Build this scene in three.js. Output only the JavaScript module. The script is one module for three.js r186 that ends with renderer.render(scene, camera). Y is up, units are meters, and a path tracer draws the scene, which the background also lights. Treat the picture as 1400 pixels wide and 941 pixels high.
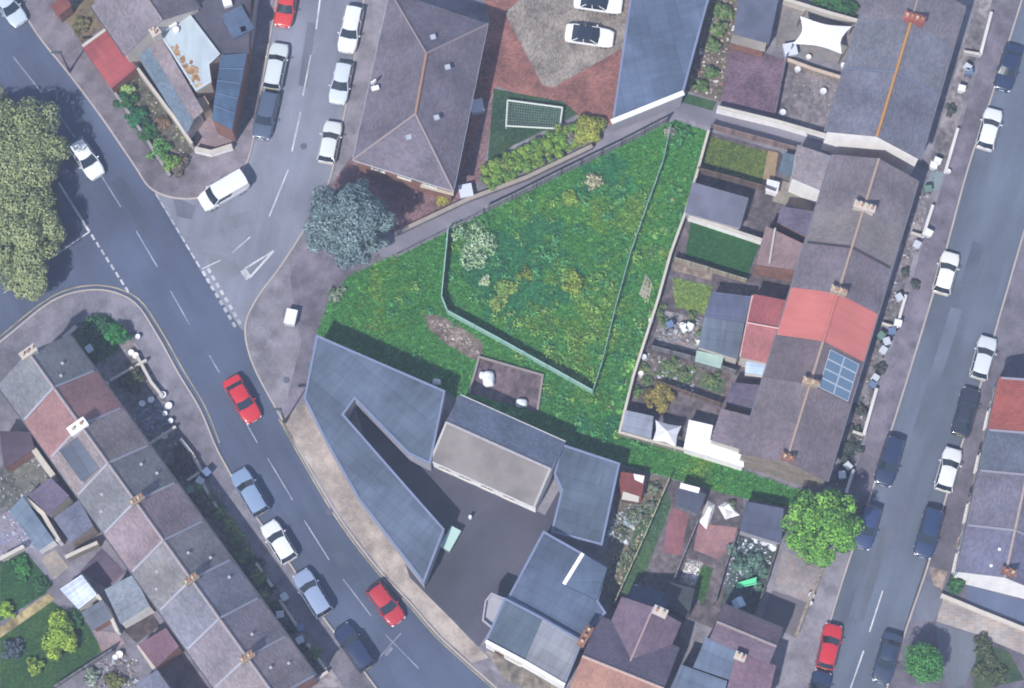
import * as THREE from 'three';
import { mergeGeometries, mergeVertices } from 'three/addons/utils/BufferGeometryUtils.js';

// ------------------------------------------------------------------ camera, sky, sun, exposure
const scene = new THREE.Scene();
const TILT = 13.5 * Math.PI / 180, VFOV = 14, DIST = 259.6;
const camera = new THREE.PerspectiveCamera(VFOV, 1024 / 688, 1, 2000);
camera.position.set(0, DIST * Math.cos(TILT), DIST * Math.sin(TILT));
camera.lookAt(0, 0, 0); camera.focus = 160; camera.userData.fStop = .52; camera.updateMatrixWorld();
const renderer = new THREE.WebGLRenderer({ antialias: true });
renderer.toneMapping = THREE.LinearToneMapping;
renderer.toneMappingExposure = 1.6;
renderer.shadowMap.enabled = true;
const SUN = new THREE.Vector3(-0.50, 1.38, 0.86).normalize();
{
  const w = 64, h = 32, d = new Float32Array(w * h * 4);
  for (let j = 0; j < h; j++) for (let i = 0; i < w; i++) {
    const el = Math.max(0, ((j + .5) / h - .5) * 2);         // 0 at the horizon, 1 overhead
    const k = Math.pow(1 - el, 2.2), o = (j * w + i) * 4;
    d[o] = .13 + .22 * k; d[o + 1] = .19 + .21 * k; d[o + 2] = .325 + .16 * k; d[o + 3] = 1;
  }
  const t = new THREE.DataTexture(d, w, h, THREE.RGBAFormat, THREE.FloatType);
  t.mapping = THREE.EquirectangularReflectionMapping; t.magFilter = THREE.LinearFilter; t.needsUpdate = true;
  scene.background = t; scene.environment = t;
}
const sun = new THREE.DirectionalLight(new THREE.Color(1, .96, .88), 3.5);
sun.position.copy(SUN).multiplyScalar(150); sun.castShadow = true; sun.shadow.radius = 2.5;
Object.assign(sun.shadow.camera, { left: -75, right: 75, top: 75, bottom: -75, near: 1, far: 400 });
sun.shadow.mapSize.set(4096, 4096);
scene.add(sun, sun.target);

scene.fog = new THREE.FogExp2('#97a3bd', .0005);

// ------------------------------------------------------------------ survey: a point of the site plan at height h
const FWD = new THREE.Vector3(), RGT = new THREE.Vector3(), UPV = new THREE.Vector3();
camera.matrixWorld.extractBasis(RGT, UPV, FWD); FWD.negate();
const TV = Math.tan(VFOV * Math.PI / 360), TH = TV * 1400 / 941;
function P(u, v, h = 0) {
  const d = FWD.clone().addScaledVector(RGT, (u - 700) / 700 * TH).addScaledVector(UPV, (470.5 - v) / 470.5 * TV);
  return camera.position.clone().addScaledVector(d, (h - camera.position.y) / d.y);
}
const PP = (list, h = 0) => list.map(([u, v]) => P(u, v, h));

// ------------------------------------------------------------------ random, noise, textures
let seed = 20;
const rnd = () => { seed = (seed * 1664525 + 1013904223) >>> 0; return seed / 4294967296; };
const rr = (a, b) => a + (b - a) * rnd();
const pick = a => a[Math.floor(rnd() * a.length)];
const hash = (x, y, s) => { let n = Math.imul(x, 374761393) ^ Math.imul(y, 668265263) ^ Math.imul(s, 2147483647 ^ 91); n = Math.imul(n ^ (n >>> 13), 1274126177); return ((n ^ (n >>> 16)) >>> 0) / 4294967296; };
function vnoise(x, y, px, py, s) {
  const xi = Math.floor(x), yi = Math.floor(y), fx = x - xi, fy = y - yi;
  const a = fx * fx * (3 - 2 * fx), b = fy * fy * (3 - 2 * fy), m = (q, p) => ((q % p) + p) % p;
  const h = (i, j) => hash(m(xi + i, px), m(yi + j, py), s);
  return (h(0, 0) * (1 - a) + h(1, 0) * a) * (1 - b) + (h(0, 1) * (1 - a) + h(1, 1) * a) * b;
}
function fbm(u, v, f, oct, s, fy = f) { let t = 0, a = .5, n = 0; for (let i = 0; i < oct; i++) { t += a * vnoise(u * f, v * fy, f, fy, s + i); n += a; a *= .55; f *= 2; fy *= 2; } return t / n; }
function tex(n, metres, fn, srgb = true) {
  const d = new Uint8Array(n * n * 4);
  for (let j = 0; j < n; j++) for (let i = 0; i < n; i++) {
    const c = fn((i + .5) / n, (j + .5) / n), o = (j * n + i) * 4;
    if (typeof c === 'number') d[o] = d[o + 1] = d[o + 2] = Math.max(0, Math.min(255, c * 255));
    else for (let k = 0; k < 3; k++) d[o + k] = Math.max(0, Math.min(255, c[k] * 255));
    d[o + 3] = 255;
  }
  const t = new THREE.DataTexture(d, n, n, THREE.RGBAFormat);
  t.wrapS = t.wrapT = THREE.RepeatWrapping; t.magFilter = THREE.LinearFilter; t.minFilter = THREE.LinearMipmapLinearFilter; t.generateMipmaps = true;
  if (srgb) t.colorSpace = THREE.SRGBColorSpace;
  t.repeat.set(1 / metres, 1 / metres); t.needsUpdate = true; return t;
}
function courses(n, metres, w, h, vary, joint, s, blot = .25) {     // slates, tiles, flags, bricks
  const cols = Math.round(metres / w), rows = Math.round(metres / h);
  return tex(n, metres, (u, v) => {
    const y = v * rows, r = Math.floor(y), x = u * cols + (r % 2) * .5, c = Math.floor(x);
    const e = Math.min((x - c) * w, (c + 1 - x) * w, (y - r) * h), g = hash(((c % cols) + cols) % cols, r, s);
    let k = .84 + vary * (g - .5) + blot * (fbm(u, v, 4, 4, s + 3) - .5) + .15 * (hash(Math.floor(u * n), Math.floor(v * n), s) - .5);
    if (e < joint) k *= .88;
    const tn = (hash(c + 7, r + 3, s) - .5) * .05;
    return [k + tn, k, k - tn];
  });
}
const TX = {
  slate: courses(512, 9, .3, .22, .13, .02, 11, .34),
  pantile: tex(512, 6, (u, v) => { const x = u * 24, y = v * 20, r = Math.floor(y); return .88 + .04 * Math.sin(x * 6.283) + .10 * (hash(Math.floor(x), r, 5) - .5) + .2 * (fbm(u, v, 4, 4, 8) - .5) - ((y - r) < .12 ? .05 : 0); }),
  corr: tex(512, 8, (u, v) => .86 + .035 * Math.sin(u * 6.283 * 40) + .3 * (fbm(u, v, 5, 5, 21) - .5) + .14 * (hash(Math.floor(u * 512), Math.floor(v * 512), 4) - .5)),
  felt: tex(512, 12, (u, v) => { const y = v * 12, r = Math.floor(y), x = u * 1.5 + hash(r, 0, 3), c = x - Math.floor(x); return .87 + .36 * (fbm(u, v, 3, 6, 31) - .5) + .16 * (fbm(u, v, 40, 3, 33, 8) - .5) + .07 * (hash(r, Math.floor(x), 77) - .5) - ((y - r) < .06 ? .10 : 0) - (c < .01 ? .04 : 0) + .05 * (hash(Math.floor(u * 512), Math.floor(v * 512), 9) - .5); }),
  ground: tex(2048, 150, (u, v) => .82 + .34 * (fbm(u, v, 18, 4, 41) - .5) + .36 * (fbm(u, v, 150, 3, 47) - .5) + .16 * (hash(Math.floor(u * 2048), Math.floor(v * 2048), 2) - .5)),
  road: tex(1024, 40, (u, v) => .84 + .22 * (fbm(u, v, 3, 4, 51, 26) - .5) + .26 * (fbm(u, v, 8, 5, 53) - .5) + .13 * (hash(Math.floor(u * 1024), Math.floor(v * 1024), 6) - .5)),
  flags: courses(512, 9, .6, .6, .06, .03, 61, .4),
  setts: courses(512, 6, .2, .1, .26, .012, 67, .5),
  brick: courses(512, 4, .225, .075, .3, .01, 71, .3),
  render: tex(256, 7, (u, v) => .94 + .1 * (fbm(u, v, 3, 5, 81) - .5) + .08 * (fbm(u, v, 20, 2, 82, 3) - .5)),
  soil: tex(512, 14, (u, v) => { const a = fbm(u, v, 6, 6, 91), b = fbm(u, v, 40, 3, 95); return [.82 + .55 * (a - .5) + .5 * (b - .5), .81 + .52 * (a - .5) + .5 * (b - .5), .80 + .48 * (a - .5) + .52 * (b - .5)]; }),
  turf: tex(512, 14, (u, v) => { const a = fbm(u, v, 7, 6, 101), b = fbm(u, v, 60, 3, 105); return [.76 + .6 * (a - .5) + .5 * (b - .5), .84 + .3 * (a - .5) + .4 * (b - .5), .76 + .35 * (b - .5)]; }),
  wood: tex(256, 3, (u, v) => .8 + .22 * (fbm(u, v, 40, 2, 111, 3) - .5) + .2 * (hash(Math.floor(u * 22), 0, 113) - .5)),
};
const MATS = new Map();
function M(hex, map, rough = .9, bump = 0, extra) {
  const key = hex + map + rough + bump + (extra ? JSON.stringify(extra) : '');
  if (!MATS.has(key)) {
    const m = new THREE.MeshPhysicalMaterial({ color: hex, roughness: rough, ...(extra || {}) });
    if (map) { m.map = TX[map]; if (bump) { m.bumpMap = TX[map]; m.bumpScale = bump; } }
    MATS.set(key, m);
  }
  return MATS.get(key);
}
const tone = (hex, r, g, b) => { const c = new THREE.Color(hex); c.r *= r; c.g *= g; c.b *= b; return '#' + c.getHexString(); };
const slate = hex => M(tone(hex, .94, .89, .86), 'slate', .85, .012), pan = hex => M(tone(hex, .88, .82, .74), 'pantile', .85, .03), felt = hex => M(tone(hex, .64, .63, .62), 'felt', .88), corr = hex => M(tone(hex, .62, .60, .56), 'corr', .85, .03);
const brickW = hex => M(hex, 'brick', .92, .004), rend = hex => M(hex, 'render', .85), conc = hex => M(hex, 'render', .9), pave = hex => M(tone(hex, .92, .88, .85), 'ground', .93), road = hex => M(tone(hex, .88, .87, .86), 'road', .92);
const WHITE = rend('#fbfafc'), CREAM = rend('#c9c2bb'), GREYW = rend('#a9a8b4'), BRICK = brickW('#9c6f62'), BRICKY = brickW('#a3958a'), WOOD = M('#7d6a5e', 'wood', .9), WOODG = M('#8c8c93', 'wood', .9), DARKW = M('#4c4650', 'wood', .9);
const GLASS = new THREE.MeshPhysicalMaterial({ color: '#1d2836', roughness: .16, metalness: 0, clearcoat: 1 });
const PLASTIC = new THREE.MeshPhysicalMaterial({ color: '#e8e8ec', roughness: .5 });
const PAINT = new THREE.MeshStandardMaterial({ color: '#d9d9e2', roughness: .8, map: TX.ground });
const YELLOW = new THREE.MeshStandardMaterial({ color: '#b5a98e', roughness: .85, map: TX.ground });

// ------------------------------------------------------------------ scene objects
const used = new Map(), ORG = new WeakMap();
function numbered(n) { const k = used.get(n) || 0; used.set(n, k + 1); return k ? n + '_' + String(k).padStart(3, '0') : n; }
function tag(o, label, category, group) { o.userData.label = label; o.userData.category = category; if (group) o.userData.group = group; return o; }
function thing(name, label, category, at, group) {
  const g = new THREE.Group(); g.name = numbered(name); g.position.copy(at); ORG.set(g, at.clone()); scene.add(g);
  return tag(g, label, category, group);
}
function shadow(m) { m.castShadow = m.receiveShadow = true; return m; }
function part(name, geo, mat, parent, label) {                     // geo is given in site coordinates
  if (Array.isArray(geo)) geo = mergeGeometries(geo);
  const o = ORG.get(parent); geo.translate(-o.x, -o.y, -o.z);
  const m = shadow(new THREE.Mesh(geo, mat)); m.name = name; ORG.set(m, o); parent.add(m);
  if (label) m.userData.label = label;
  return m;
}
function centre(pts, y = 0) { const c = new THREE.Vector3(); pts.forEach(p => c.add(p)); c.divideScalar(pts.length); c.y = y; return c; }
function single(name, label, category, geo, mat, group, y0 = 0) {
  if (Array.isArray(geo)) geo = mergeGeometries(geo);
  geo.computeBoundingBox(); const c = geo.boundingBox.getCenter(new THREE.Vector3()); c.y = geo.boundingBox.min.y;
  geo.translate(-c.x, -c.y, -c.z);
  const m = shadow(new THREE.Mesh(geo, mat)); m.name = numbered(name); m.position.copy(c); ORG.set(m, c); scene.add(m);
  return tag(m, label, category, group);
}
function struct(name, geo, mat, label) {
  if (Array.isArray(geo)) geo = mergeGeometries(geo);
  const m = shadow(new THREE.Mesh(geo, mat)); m.name = numbered(name); m.userData.kind = 'structure'; if (label) m.userData.label = label; ORG.set(m, new THREE.Vector3()); scene.add(m); return m;
}

// ------------------------------------------------------------------ geometry
function fromTris(pos, uv) {
  const g = new THREE.BufferGeometry();
  g.setAttribute('position', new THREE.Float32BufferAttribute(pos, 3)); g.setAttribute('uv', new THREE.Float32BufferAttribute(uv, 2));
  g.computeVertexNormals(); return g;
}
function ccw(pts) { let a = 0; pts.forEach((p, i) => { const q = pts[(i + 1) % pts.length]; a += p.x * q.z - q.x * p.z; }); return a > 0 ? pts.slice().reverse() : pts; }
function prism(pts, y0, y1, rot = 0, top = true) {                 // polygon in plan, uv in metres; y1 a number or one per corner
  const Y = Array.isArray(y1) ? y1 : null;
  if (Y) pts = pts.map((p, i) => new THREE.Vector3(p.x, Y[i], p.z)); else pts = pts.map(p => new THREE.Vector3(p.x, y1, p.z));
  pts = ccw(pts);
  const pos = [], uv = [], c = Math.cos(rot), s = Math.sin(rot);
  const tri = THREE.ShapeUtils.triangulateShape(pts.map(p => new THREE.Vector2(p.x, -p.z)), []);
  if (top) for (const t of tri) for (const k of t) { const p = pts[k]; pos.push(p.x, p.y, p.z); uv.push(p.x * c + p.z * s, -p.x * s + p.z * c); }
  let run = 0;
  pts.forEach((p, i) => {
    const q = pts[(i + 1) % pts.length], L = Math.hypot(q.x - p.x, q.z - p.z);
    const A = [p.x, y0, p.z], B = [q.x, y0, q.z], C = [q.x, q.y, q.z], D = [p.x, p.y, p.z];
    pos.push(...A, ...B, ...C, ...A, ...C, ...D); uv.push(run, y0, run + L, y0, run + L, q.y, run, y0, run + L, q.y, run, p.y); run += L;
  });
  return fromTris(pos, uv);
}
function slab(pts, th = .1) {                                       // planar polygon in space with thickness; first edge is the eave
  const e = pts[1].clone().sub(pts[0]), n = new THREE.Vector3();
  for (let i = 2; i < pts.length; i++) n.add(e.clone().cross(pts[i].clone().sub(pts[0])));
  n.normalize(); if (n.y < 0) { pts = [pts[1], pts[0], ...pts.slice(2).reverse()]; n.negate(); }
  const ex = pts[1].clone().sub(pts[0]).normalize(), ey = n.clone().cross(ex);
  const U = p => [p.clone().sub(pts[0]).dot(ex), p.clone().sub(pts[0]).dot(ey)];
  const pos = [], uv = [], low = pts.map(p => p.clone().addScaledVector(n, -th)), f2 = pts.map(p => new THREE.Vector2(...U(p)));
  const off = [rr(0, 9), rr(0, 9)];
  for (const t of THREE.ShapeUtils.triangulateShape(f2, [])) { for (const k of t) { pos.push(...pts[k].toArray()); uv.push(f2[k].x + off[0], f2[k].y + off[1]); } for (const k of [t[0], t[2], t[1]]) { pos.push(...low[k].toArray()); uv.push(f2[k].x, f2[k].y); } }
  pts.forEach((p, i) => { const j = (i + 1) % pts.length, q = pts[j], a = low[i], b = low[j]; pos.push(...a.toArray(), ...b.toArray(), ...q.toArray(), ...a.toArray(), ...q.toArray(), ...p.toArray()); for (let k = 0; k < 6; k++) uv.push(k * .1, k * .05); });
  return fromTris(pos, uv);
}
function box(c, sx, sy, sz, rot = 0) {                              // c is the base centre
  const g = new THREE.BoxGeometry(sx, sy, sz).toNonIndexed(); const p = g.attributes.position, uv = g.attributes.uv, nn = g.attributes.normal;
  for (let i = 0; i < p.count; i++) { const ax = Math.abs(nn.getX(i)) > .5, ay = Math.abs(nn.getY(i)) > .5; uv.setXY(i, ax ? p.getZ(i) : p.getX(i), ay ? p.getZ(i) : p.getY(i)); }
  g.rotateY(rot); g.translate(c.x, c.y + sy / 2, c.z); return g;
}
function cyl(c, r0, r1, h, seg = 8) { const g = new THREE.CylinderGeometry(r1, r0, h, seg).toNonIndexed(); g.translate(c.x, c.y + h / 2, c.z); return g; }
function bar(a, b, r0, r1 = r0, seg = 6) {
  const d = b.clone().sub(a), L = d.length(), g = new THREE.CylinderGeometry(r1, r0, L, seg).toNonIndexed();
  g.translate(0, L / 2, 0); g.applyQuaternion(new THREE.Quaternion().setFromUnitVectors(new THREE.Vector3(0, 1, 0), d.normalize())); g.translate(a.x, a.y, a.z); return g;
}
function offsetLine(pts, w) {
  const out = [];
  pts.forEach((p, i) => {
    const a = pts[Math.max(0, i - 1)], b = pts[Math.min(pts.length - 1, i + 1)];
    const d1 = new THREE.Vector2(p.x - a.x, p.z - a.z), d2 = new THREE.Vector2(b.x - p.x, b.z - p.z);
    if (!i) d1.copy(d2); if (i === pts.length - 1) d2.copy(d1);
    d1.normalize(); d2.normalize(); const n1 = new THREE.Vector2(-d1.y, d1.x), n2 = new THREE.Vector2(-d2.y, d2.x), m = n1.clone().add(n2).normalize(), k = w / Math.max(.4, m.dot(n1));
    out.push(new THREE.Vector3(p.x + m.x * k, p.y, p.z + m.y * k));
  });
  return out;
}
function strip(pts, w, y0, y1) { return prism([...offsetLine(pts, w / 2), ...offsetLine(pts, -w / 2).reverse()], y0, y1); }
function smooth(list, k = 4) {                                      // curve through plan points
  const c = new THREE.CatmullRomCurve3(list.map(([u, v]) => new THREE.Vector3(u, v, 0)), false, 'centripetal');
  return c.getPoints((list.length - 1) * k).map(p => [p.x, p.y]);
}

// ------------------------------------------------------------------ the ground, roads, pavements
const GA = '#6d779a';
struct('ground', prism([[-300, -300], [300, -300], [300, 300], [-300, 300]].map(([x, z]) => new THREE.Vector3(x, 0, z)), -1, -.06), pave('#5d5f6c'));
const mainDir = P(520, 780).sub(P(140, 160)), mainRot = Math.atan2(mainDir.z, mainDir.x);
const eastDir = P(1215, 595).sub(P(1355, 130)), eastRot = Math.atan2(eastDir.z, eastDir.x);
struct('road', prism(PP([[-40, -40], [60, -40], [110, 60], [290, 330], [345, 440], [430, 600], [560, 780], [720, 960], [720, 1000], [500, 1000], [260, 640], [120, 440], [-60, 560], [-60, 380], [40, 300], [-60, 100]]), -.5, 0, mainRot), road('#5f6b88'), 'dark asphalt main road running between the terraces');
struct('road', prism(PP([[330, -40], [520, -40], [490, 300], [400, 470], [331, 452], [275, 372], [212, 266], [200, 230], [330, 200]]), -.5, .006, 1.75), road('#969aae'), 'pale asphalt side street');
struct('road', prism(PP([[1360, -40], [1480, -40], [1480, 200], [1400, 360], [1190, 1000], [1080, 1000], [1150, 700]]), -.5, .003, eastRot), road('#737e94'), 'grey asphalt street lined with parked cars');
const blocks = {
  nw: [...smooth([[15, -40], [32, 12], [54, 49], [95, 100], [140, 160], [185, 226], [206, 256], [231, 268], [268, 270], [305, 256], [333, 228], [345, 190], [355, 130], [366, 60], [384, -40]])],
  farwest: [...smooth([[-60, 50], [0, 117], [42, 172], [72, 235], [80, 290], [60, 340], [0, 372], [-60, 395]])],
  west: [...smooth([[-60, 505], [0, 466], [70, 411], [110, 397], [150, 397], [185, 413], [215, 456], [245, 510], [275, 560], [297, 612], [312, 640], [345, 697], [400, 774], [440, 839], [490, 906], [560, 1000]]), [-60, 1000]],
  centre: [...smooth([[505, -40], [481, 110], [463, 200], [449, 255], [420, 310], [385, 365], [352, 410], [337, 445], [344, 490], [385, 570], [430, 650], [470, 715], [520, 780], [560, 822], [600, 868], [640, 905], [700, 960], [730, 1000]]), ...smooth([[1085, 1000], [1105, 941], [1130, 861], [1151, 792], [1180, 705], [1215, 595], [1266, 430], [1294, 334], [1322, 230], [1355, 130], [1408, -40]])],
  east: [...smooth([[1460, 130], [1400, 323], [1377, 403], [1369, 430], [1340, 534], [1316, 610], [1292, 691], [1271, 771], [1242, 856], [1213, 945], [1198, 1000]]), [1480, 1000]],
};
const PAVE = { nw: '#8f8a98', farwest: '#7c8070', west: '#8d8c9d', centre: '#9795a5', east: '#7d7a8c' };
for (const k in blocks) struct('pavement', prism(PP(blocks[k]), -.4, .12), pave(PAVE[k]));
const KERBM = conc('#b3a9a6');
const kerbs = [blocks.nw.slice(4), blocks.west.slice(0, -1), blocks.centre.slice(0, 69), blocks.centre.slice(69), blocks.east.slice(0, -1)];
for (const k of kerbs) { const w = PP(k); struct('kerb', strip(offsetLine(w, k === kerbs[0] ? .1 : .1), .16, -.1, .135), KERBM); }
// yellow waiting lines beside the kerbs of the main road
for (const [list, side] of [[[[40, 22], [54, 46], [95, 97], [140, 156], [185, 222]], 1], [[[-10, 468], [70, 406], [110, 392], [150, 392], [188, 408], [219, 451], [250, 506], [280, 556], [300, 606]], -1], [[[381, 573], [426, 653], [466, 718], [516, 783], [556, 825], [596, 871], [636, 908], [700, 965]], 1]])
  struct('road_marking', strip(PP(smooth(list)), .12, -.1, .012), YELLOW);
// white paint
function dash(a, b, w = .1, m = PAINT) { struct('road_marking', strip(PP([a, b]), w, -.05, .014), m); }
const THIN = new THREE.MeshStandardMaterial({ color: '#aeb2c8', roughness: .8, map: TX.ground });
for (const [a, b] of [[[18, 78], [57, 127]], [[77, 152], [102, 188]], [[137, 238], [165, 283]], [[186, 316], [215, 365]], [[233, 398], [259, 444]], [[286, 486], [300, 510]], [[337, 580], [352, 606]], [[366, 627], [400, 684]], [[416, 712], [450, 766]], [[469, 792], [507, 842]], [[527, 868], [572, 914]]]) dash(a, b, .1, THIN);
dash([80, 250], [122, 317], .22); dash([122, 317], [73, 351], .12); dash([5, 401], [30, 381], .12);
for (let i = 0; i < 8; i++) { const t = i / 8; dash([125 + 53 * t, 321 + 82 * t], [129 + 53 * t, 328 + 82 * t], .2); }
for (let i = 0; i < 9; i++) { const t = i / 9; dash([213 + 62 * t, 265 + 104 * t], [217.5 + 62 * t, 272.5 + 104 * t], .14); }
for (const o of [0, 7]) for (let i = 0; i < 8; i++) { const t = i / 8; dash([277 + o + 47 * t, 371 - o * .55 + 80 * t], [280.5 + o + 47 * t, 377 - o * .55 + 80 * t], .28); }
dash([276, 368], [301, 356], .1); dash([317, 346], [342, 324], .1);
dash([368, 296], [394, 232], .12); dash([399, 207], [411, 153], .14); dash([414, 131], [425, 75], .14); dash([432, 40], [438, -5], .14);
// give-way triangle
{ const a = P(333, 377), b = P(345, 369), c = P(373, 346), d = P(331, 371);
  struct('road_marking', strip(PP([[334, 368], [374, 343]]), .16, -.05, .014), PAINT); struct('road_marking', strip(PP([[341, 380], [374, 343]]), .2, -.05, .018), PAINT); struct('road_marking', strip(PP([[332, 369], [340, 381]]), .6, -.05, .022), PAINT); }
dash([1207, 808], [1189, 864], .13); dash([1181, 890], [1160, 950], .13);
dash([1240, 861], [1216, 938], .1); dash([1390, 15], [1362, 108], .08, THIN);
dash([518, 900], [548, 866], .1, THIN); dash([527, 896], [536, 886], .3, THIN);

for (const [p, c, r] of [[[[236, 268], [268, 282], [262, 300], [242, 296]], '#7d8092', 0], [[[272, 330], [300, 318], [330, 372], [300, 392]], '#8d92a2', 0], [[[420, 30], [432, 32], [420, 120], [408, 116]], '#7f8496', 1], [[[300, 300], [350, 285], [356, 300], [308, 318]], '#8f93a4', 0], [[[1300, 420], [1316, 424], [1262, 600], [1246, 596]], '#788398', 2], [[[1208, 720], [1222, 724], [1180, 850], [1168, 846]], '#7a8396', 2], [[[1330, 330], [1346, 334], [1330, 392], [1314, 388]], '#6e7990', 2], [[[440, 740], [456, 732], [496, 790], [480, 800]], '#566076', 0], [[[150, 250], [166, 240], [210, 310], [196, 320]], '#566078', 0], [[[1160, 800], [1172, 802], [1150, 880], [1140, 876]], '#667086', 2]])
  struct('road_patch', prism(PP(p), -.05, .010, rr(0, 3)), road(c));
for (const [u, v] of [[420, 500], [415, 200], [1230, 700], [450, 700], [392, 520], [1195, 780]]) { const c = P(u, v, .02), in_ = u > 340 && u < 430 && v > 440 && v < 530; const g = new THREE.CylinderGeometry(.33, .33, .3, 14).toNonIndexed(); g.translate(c.x, (in_ ? .128 : .012) - .145, c.z); struct('manhole_cover', g, M('#5f6374', 'render', .8)); }
function plot(name, pts, mat, top = .14, label) { return struct(name, prism(PP(pts), .02, top, rr(0, 3)), mat, label); }
plot('pavement', [[384, 577], [400, 562], [418, 548], [446, 607], [489, 682], [577, 801], [640, 872], [668, 900], [645, 907], [602, 868], [562, 822], [522, 780], [472, 715], [432, 650]], pave('#c2b8b4'), .135, 'tan footway beside the main road');
plot('pavement', [[426, 300], [462, 260], [520, 345], [455, 400], [432, 470], [415, 545], [386, 570], [412, 470], [396, 380]], pave('#8a8699'), .128);
const PATH = M('#8e8b9b', 'road', .92);
plot('path', smooth([[516, 332], [537, 321], [640, 275], [720, 245], [812, 200], [840, 178], [925, 134], [975, 150], [1060, 172], [1137, 192], [1200, 212], [1275, 240], [1272, 262], [1200, 236], [1089, 207], [972, 176], [925, 161], [850, 198], [767, 238], [700, 270], [640, 300], [540, 352], [520, 352]], 2), PATH, .14, 'narrow footpath running behind the gardens');
plot('car_park', [[655, -30], [880, -30], [836, 172], [770, 152], [678, 118], [652, 180], [624, 255], [640, 160], [670, 30]], M('#9c6a62', 'setts', .9), .14, 'red brick paved car park');
plot('car_park', [[690, 18], [745, -30], [862, -30], [852, 66], [757, 120], [742, 118]], M('#a0968f', 'setts', .9), .15, 'lilac paved diamond within the car park');
plot('pavement', [[420, 300], [480, 215], [620, 258], [655, 175], [680, 118], [660, 240], [640, 268], [540, 318]], M('#8f7076', 'setts', .9), .138, 'brown paved yard round the hip roofed house');
plot('courtyard', [[480, 540], [600, 640], [745, 705], [770, 660], [750, 740], [690, 830], [655, 885], [560, 790]], road('#5c5c6e'), .14, 'dark asphalt courtyard');

// ------------------------------------------------------------------ buildings
const up = (v, y) => new THREE.Vector3(v.x, y, v.z);
function addWindow(parent, c, d, n, w, h, y) {                      // c: point on the wall line, d along, n outwards
  const rot = -Math.atan2(d.z, d.x), at = (o, yy) => new THREE.Vector3(c.x + n.x * o, yy, c.z + n.z * o);
  const win = part('window', box(at(.02, y), w, h, .06, rot), GLASS, parent);
  const fr = [];
  for (const s of [-1, 1]) fr.push(box(new THREE.Vector3(c.x + d.x * s * w / 2 + n.x * .03, y - .04, c.z + d.z * s * w / 2 + n.z * .03), .07, h + .08, .1, rot));
  for (const yy of [y - .045, y + h - .03]) fr.push(box(at(.03, yy), w - .075, .075, .098, rot));
  fr.push(box(at(.03, y + .03), .05, h - .065, .094, rot));
  part('frame', fr, PLASTIC, win); part('sill', box(at(.07, y - .12), w + .2, .07, .2, rot), CREAM, win);
}
function addDoor(parent, c, d, n, hex) {
  const rot = -Math.atan2(d.z, d.x), D = part('door', box(new THREE.Vector3(c.x + n.x * .02, .14, c.z + n.z * .02), .9, 2.05, .08, rot), M(hex, 'wood', .5), parent);
  part('handle', box(new THREE.Vector3(c.x + n.x * .08 + d.x * .34, 1.1, c.z + n.z * .08 + d.z * .34), .04, .16, .05, rot), PLASTIC, D);
}
function chimney(parent, at, y0, h, d, mat = BRICKY, pots = 3, w = 1.0, dp = .55) {
  const rot = -Math.atan2(d.z, d.x);
  const ch = part('chimney', [box(up(at, y0), w, h - .2, dp, rot), box(up(at, y0 + h - .2), w + .12, .2, dp + .12, rot)], mat, parent);
  for (let i = 0; i < pots; i++) {
    const o = (i - (pots - 1) / 2) * (w / pots), q = new THREE.Vector3(at.x + d.x * o, y0 + h, at.z + d.z * o);
    part('chimney_pot', [cyl(q, .13, .1, .38, 8), cyl(up(q, q.y + .32), .135, .135, .07, 8)], M(i % 2 ? '#b5826a' : '#cbb79c', 'render', .9), ch);
  }
}
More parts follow.
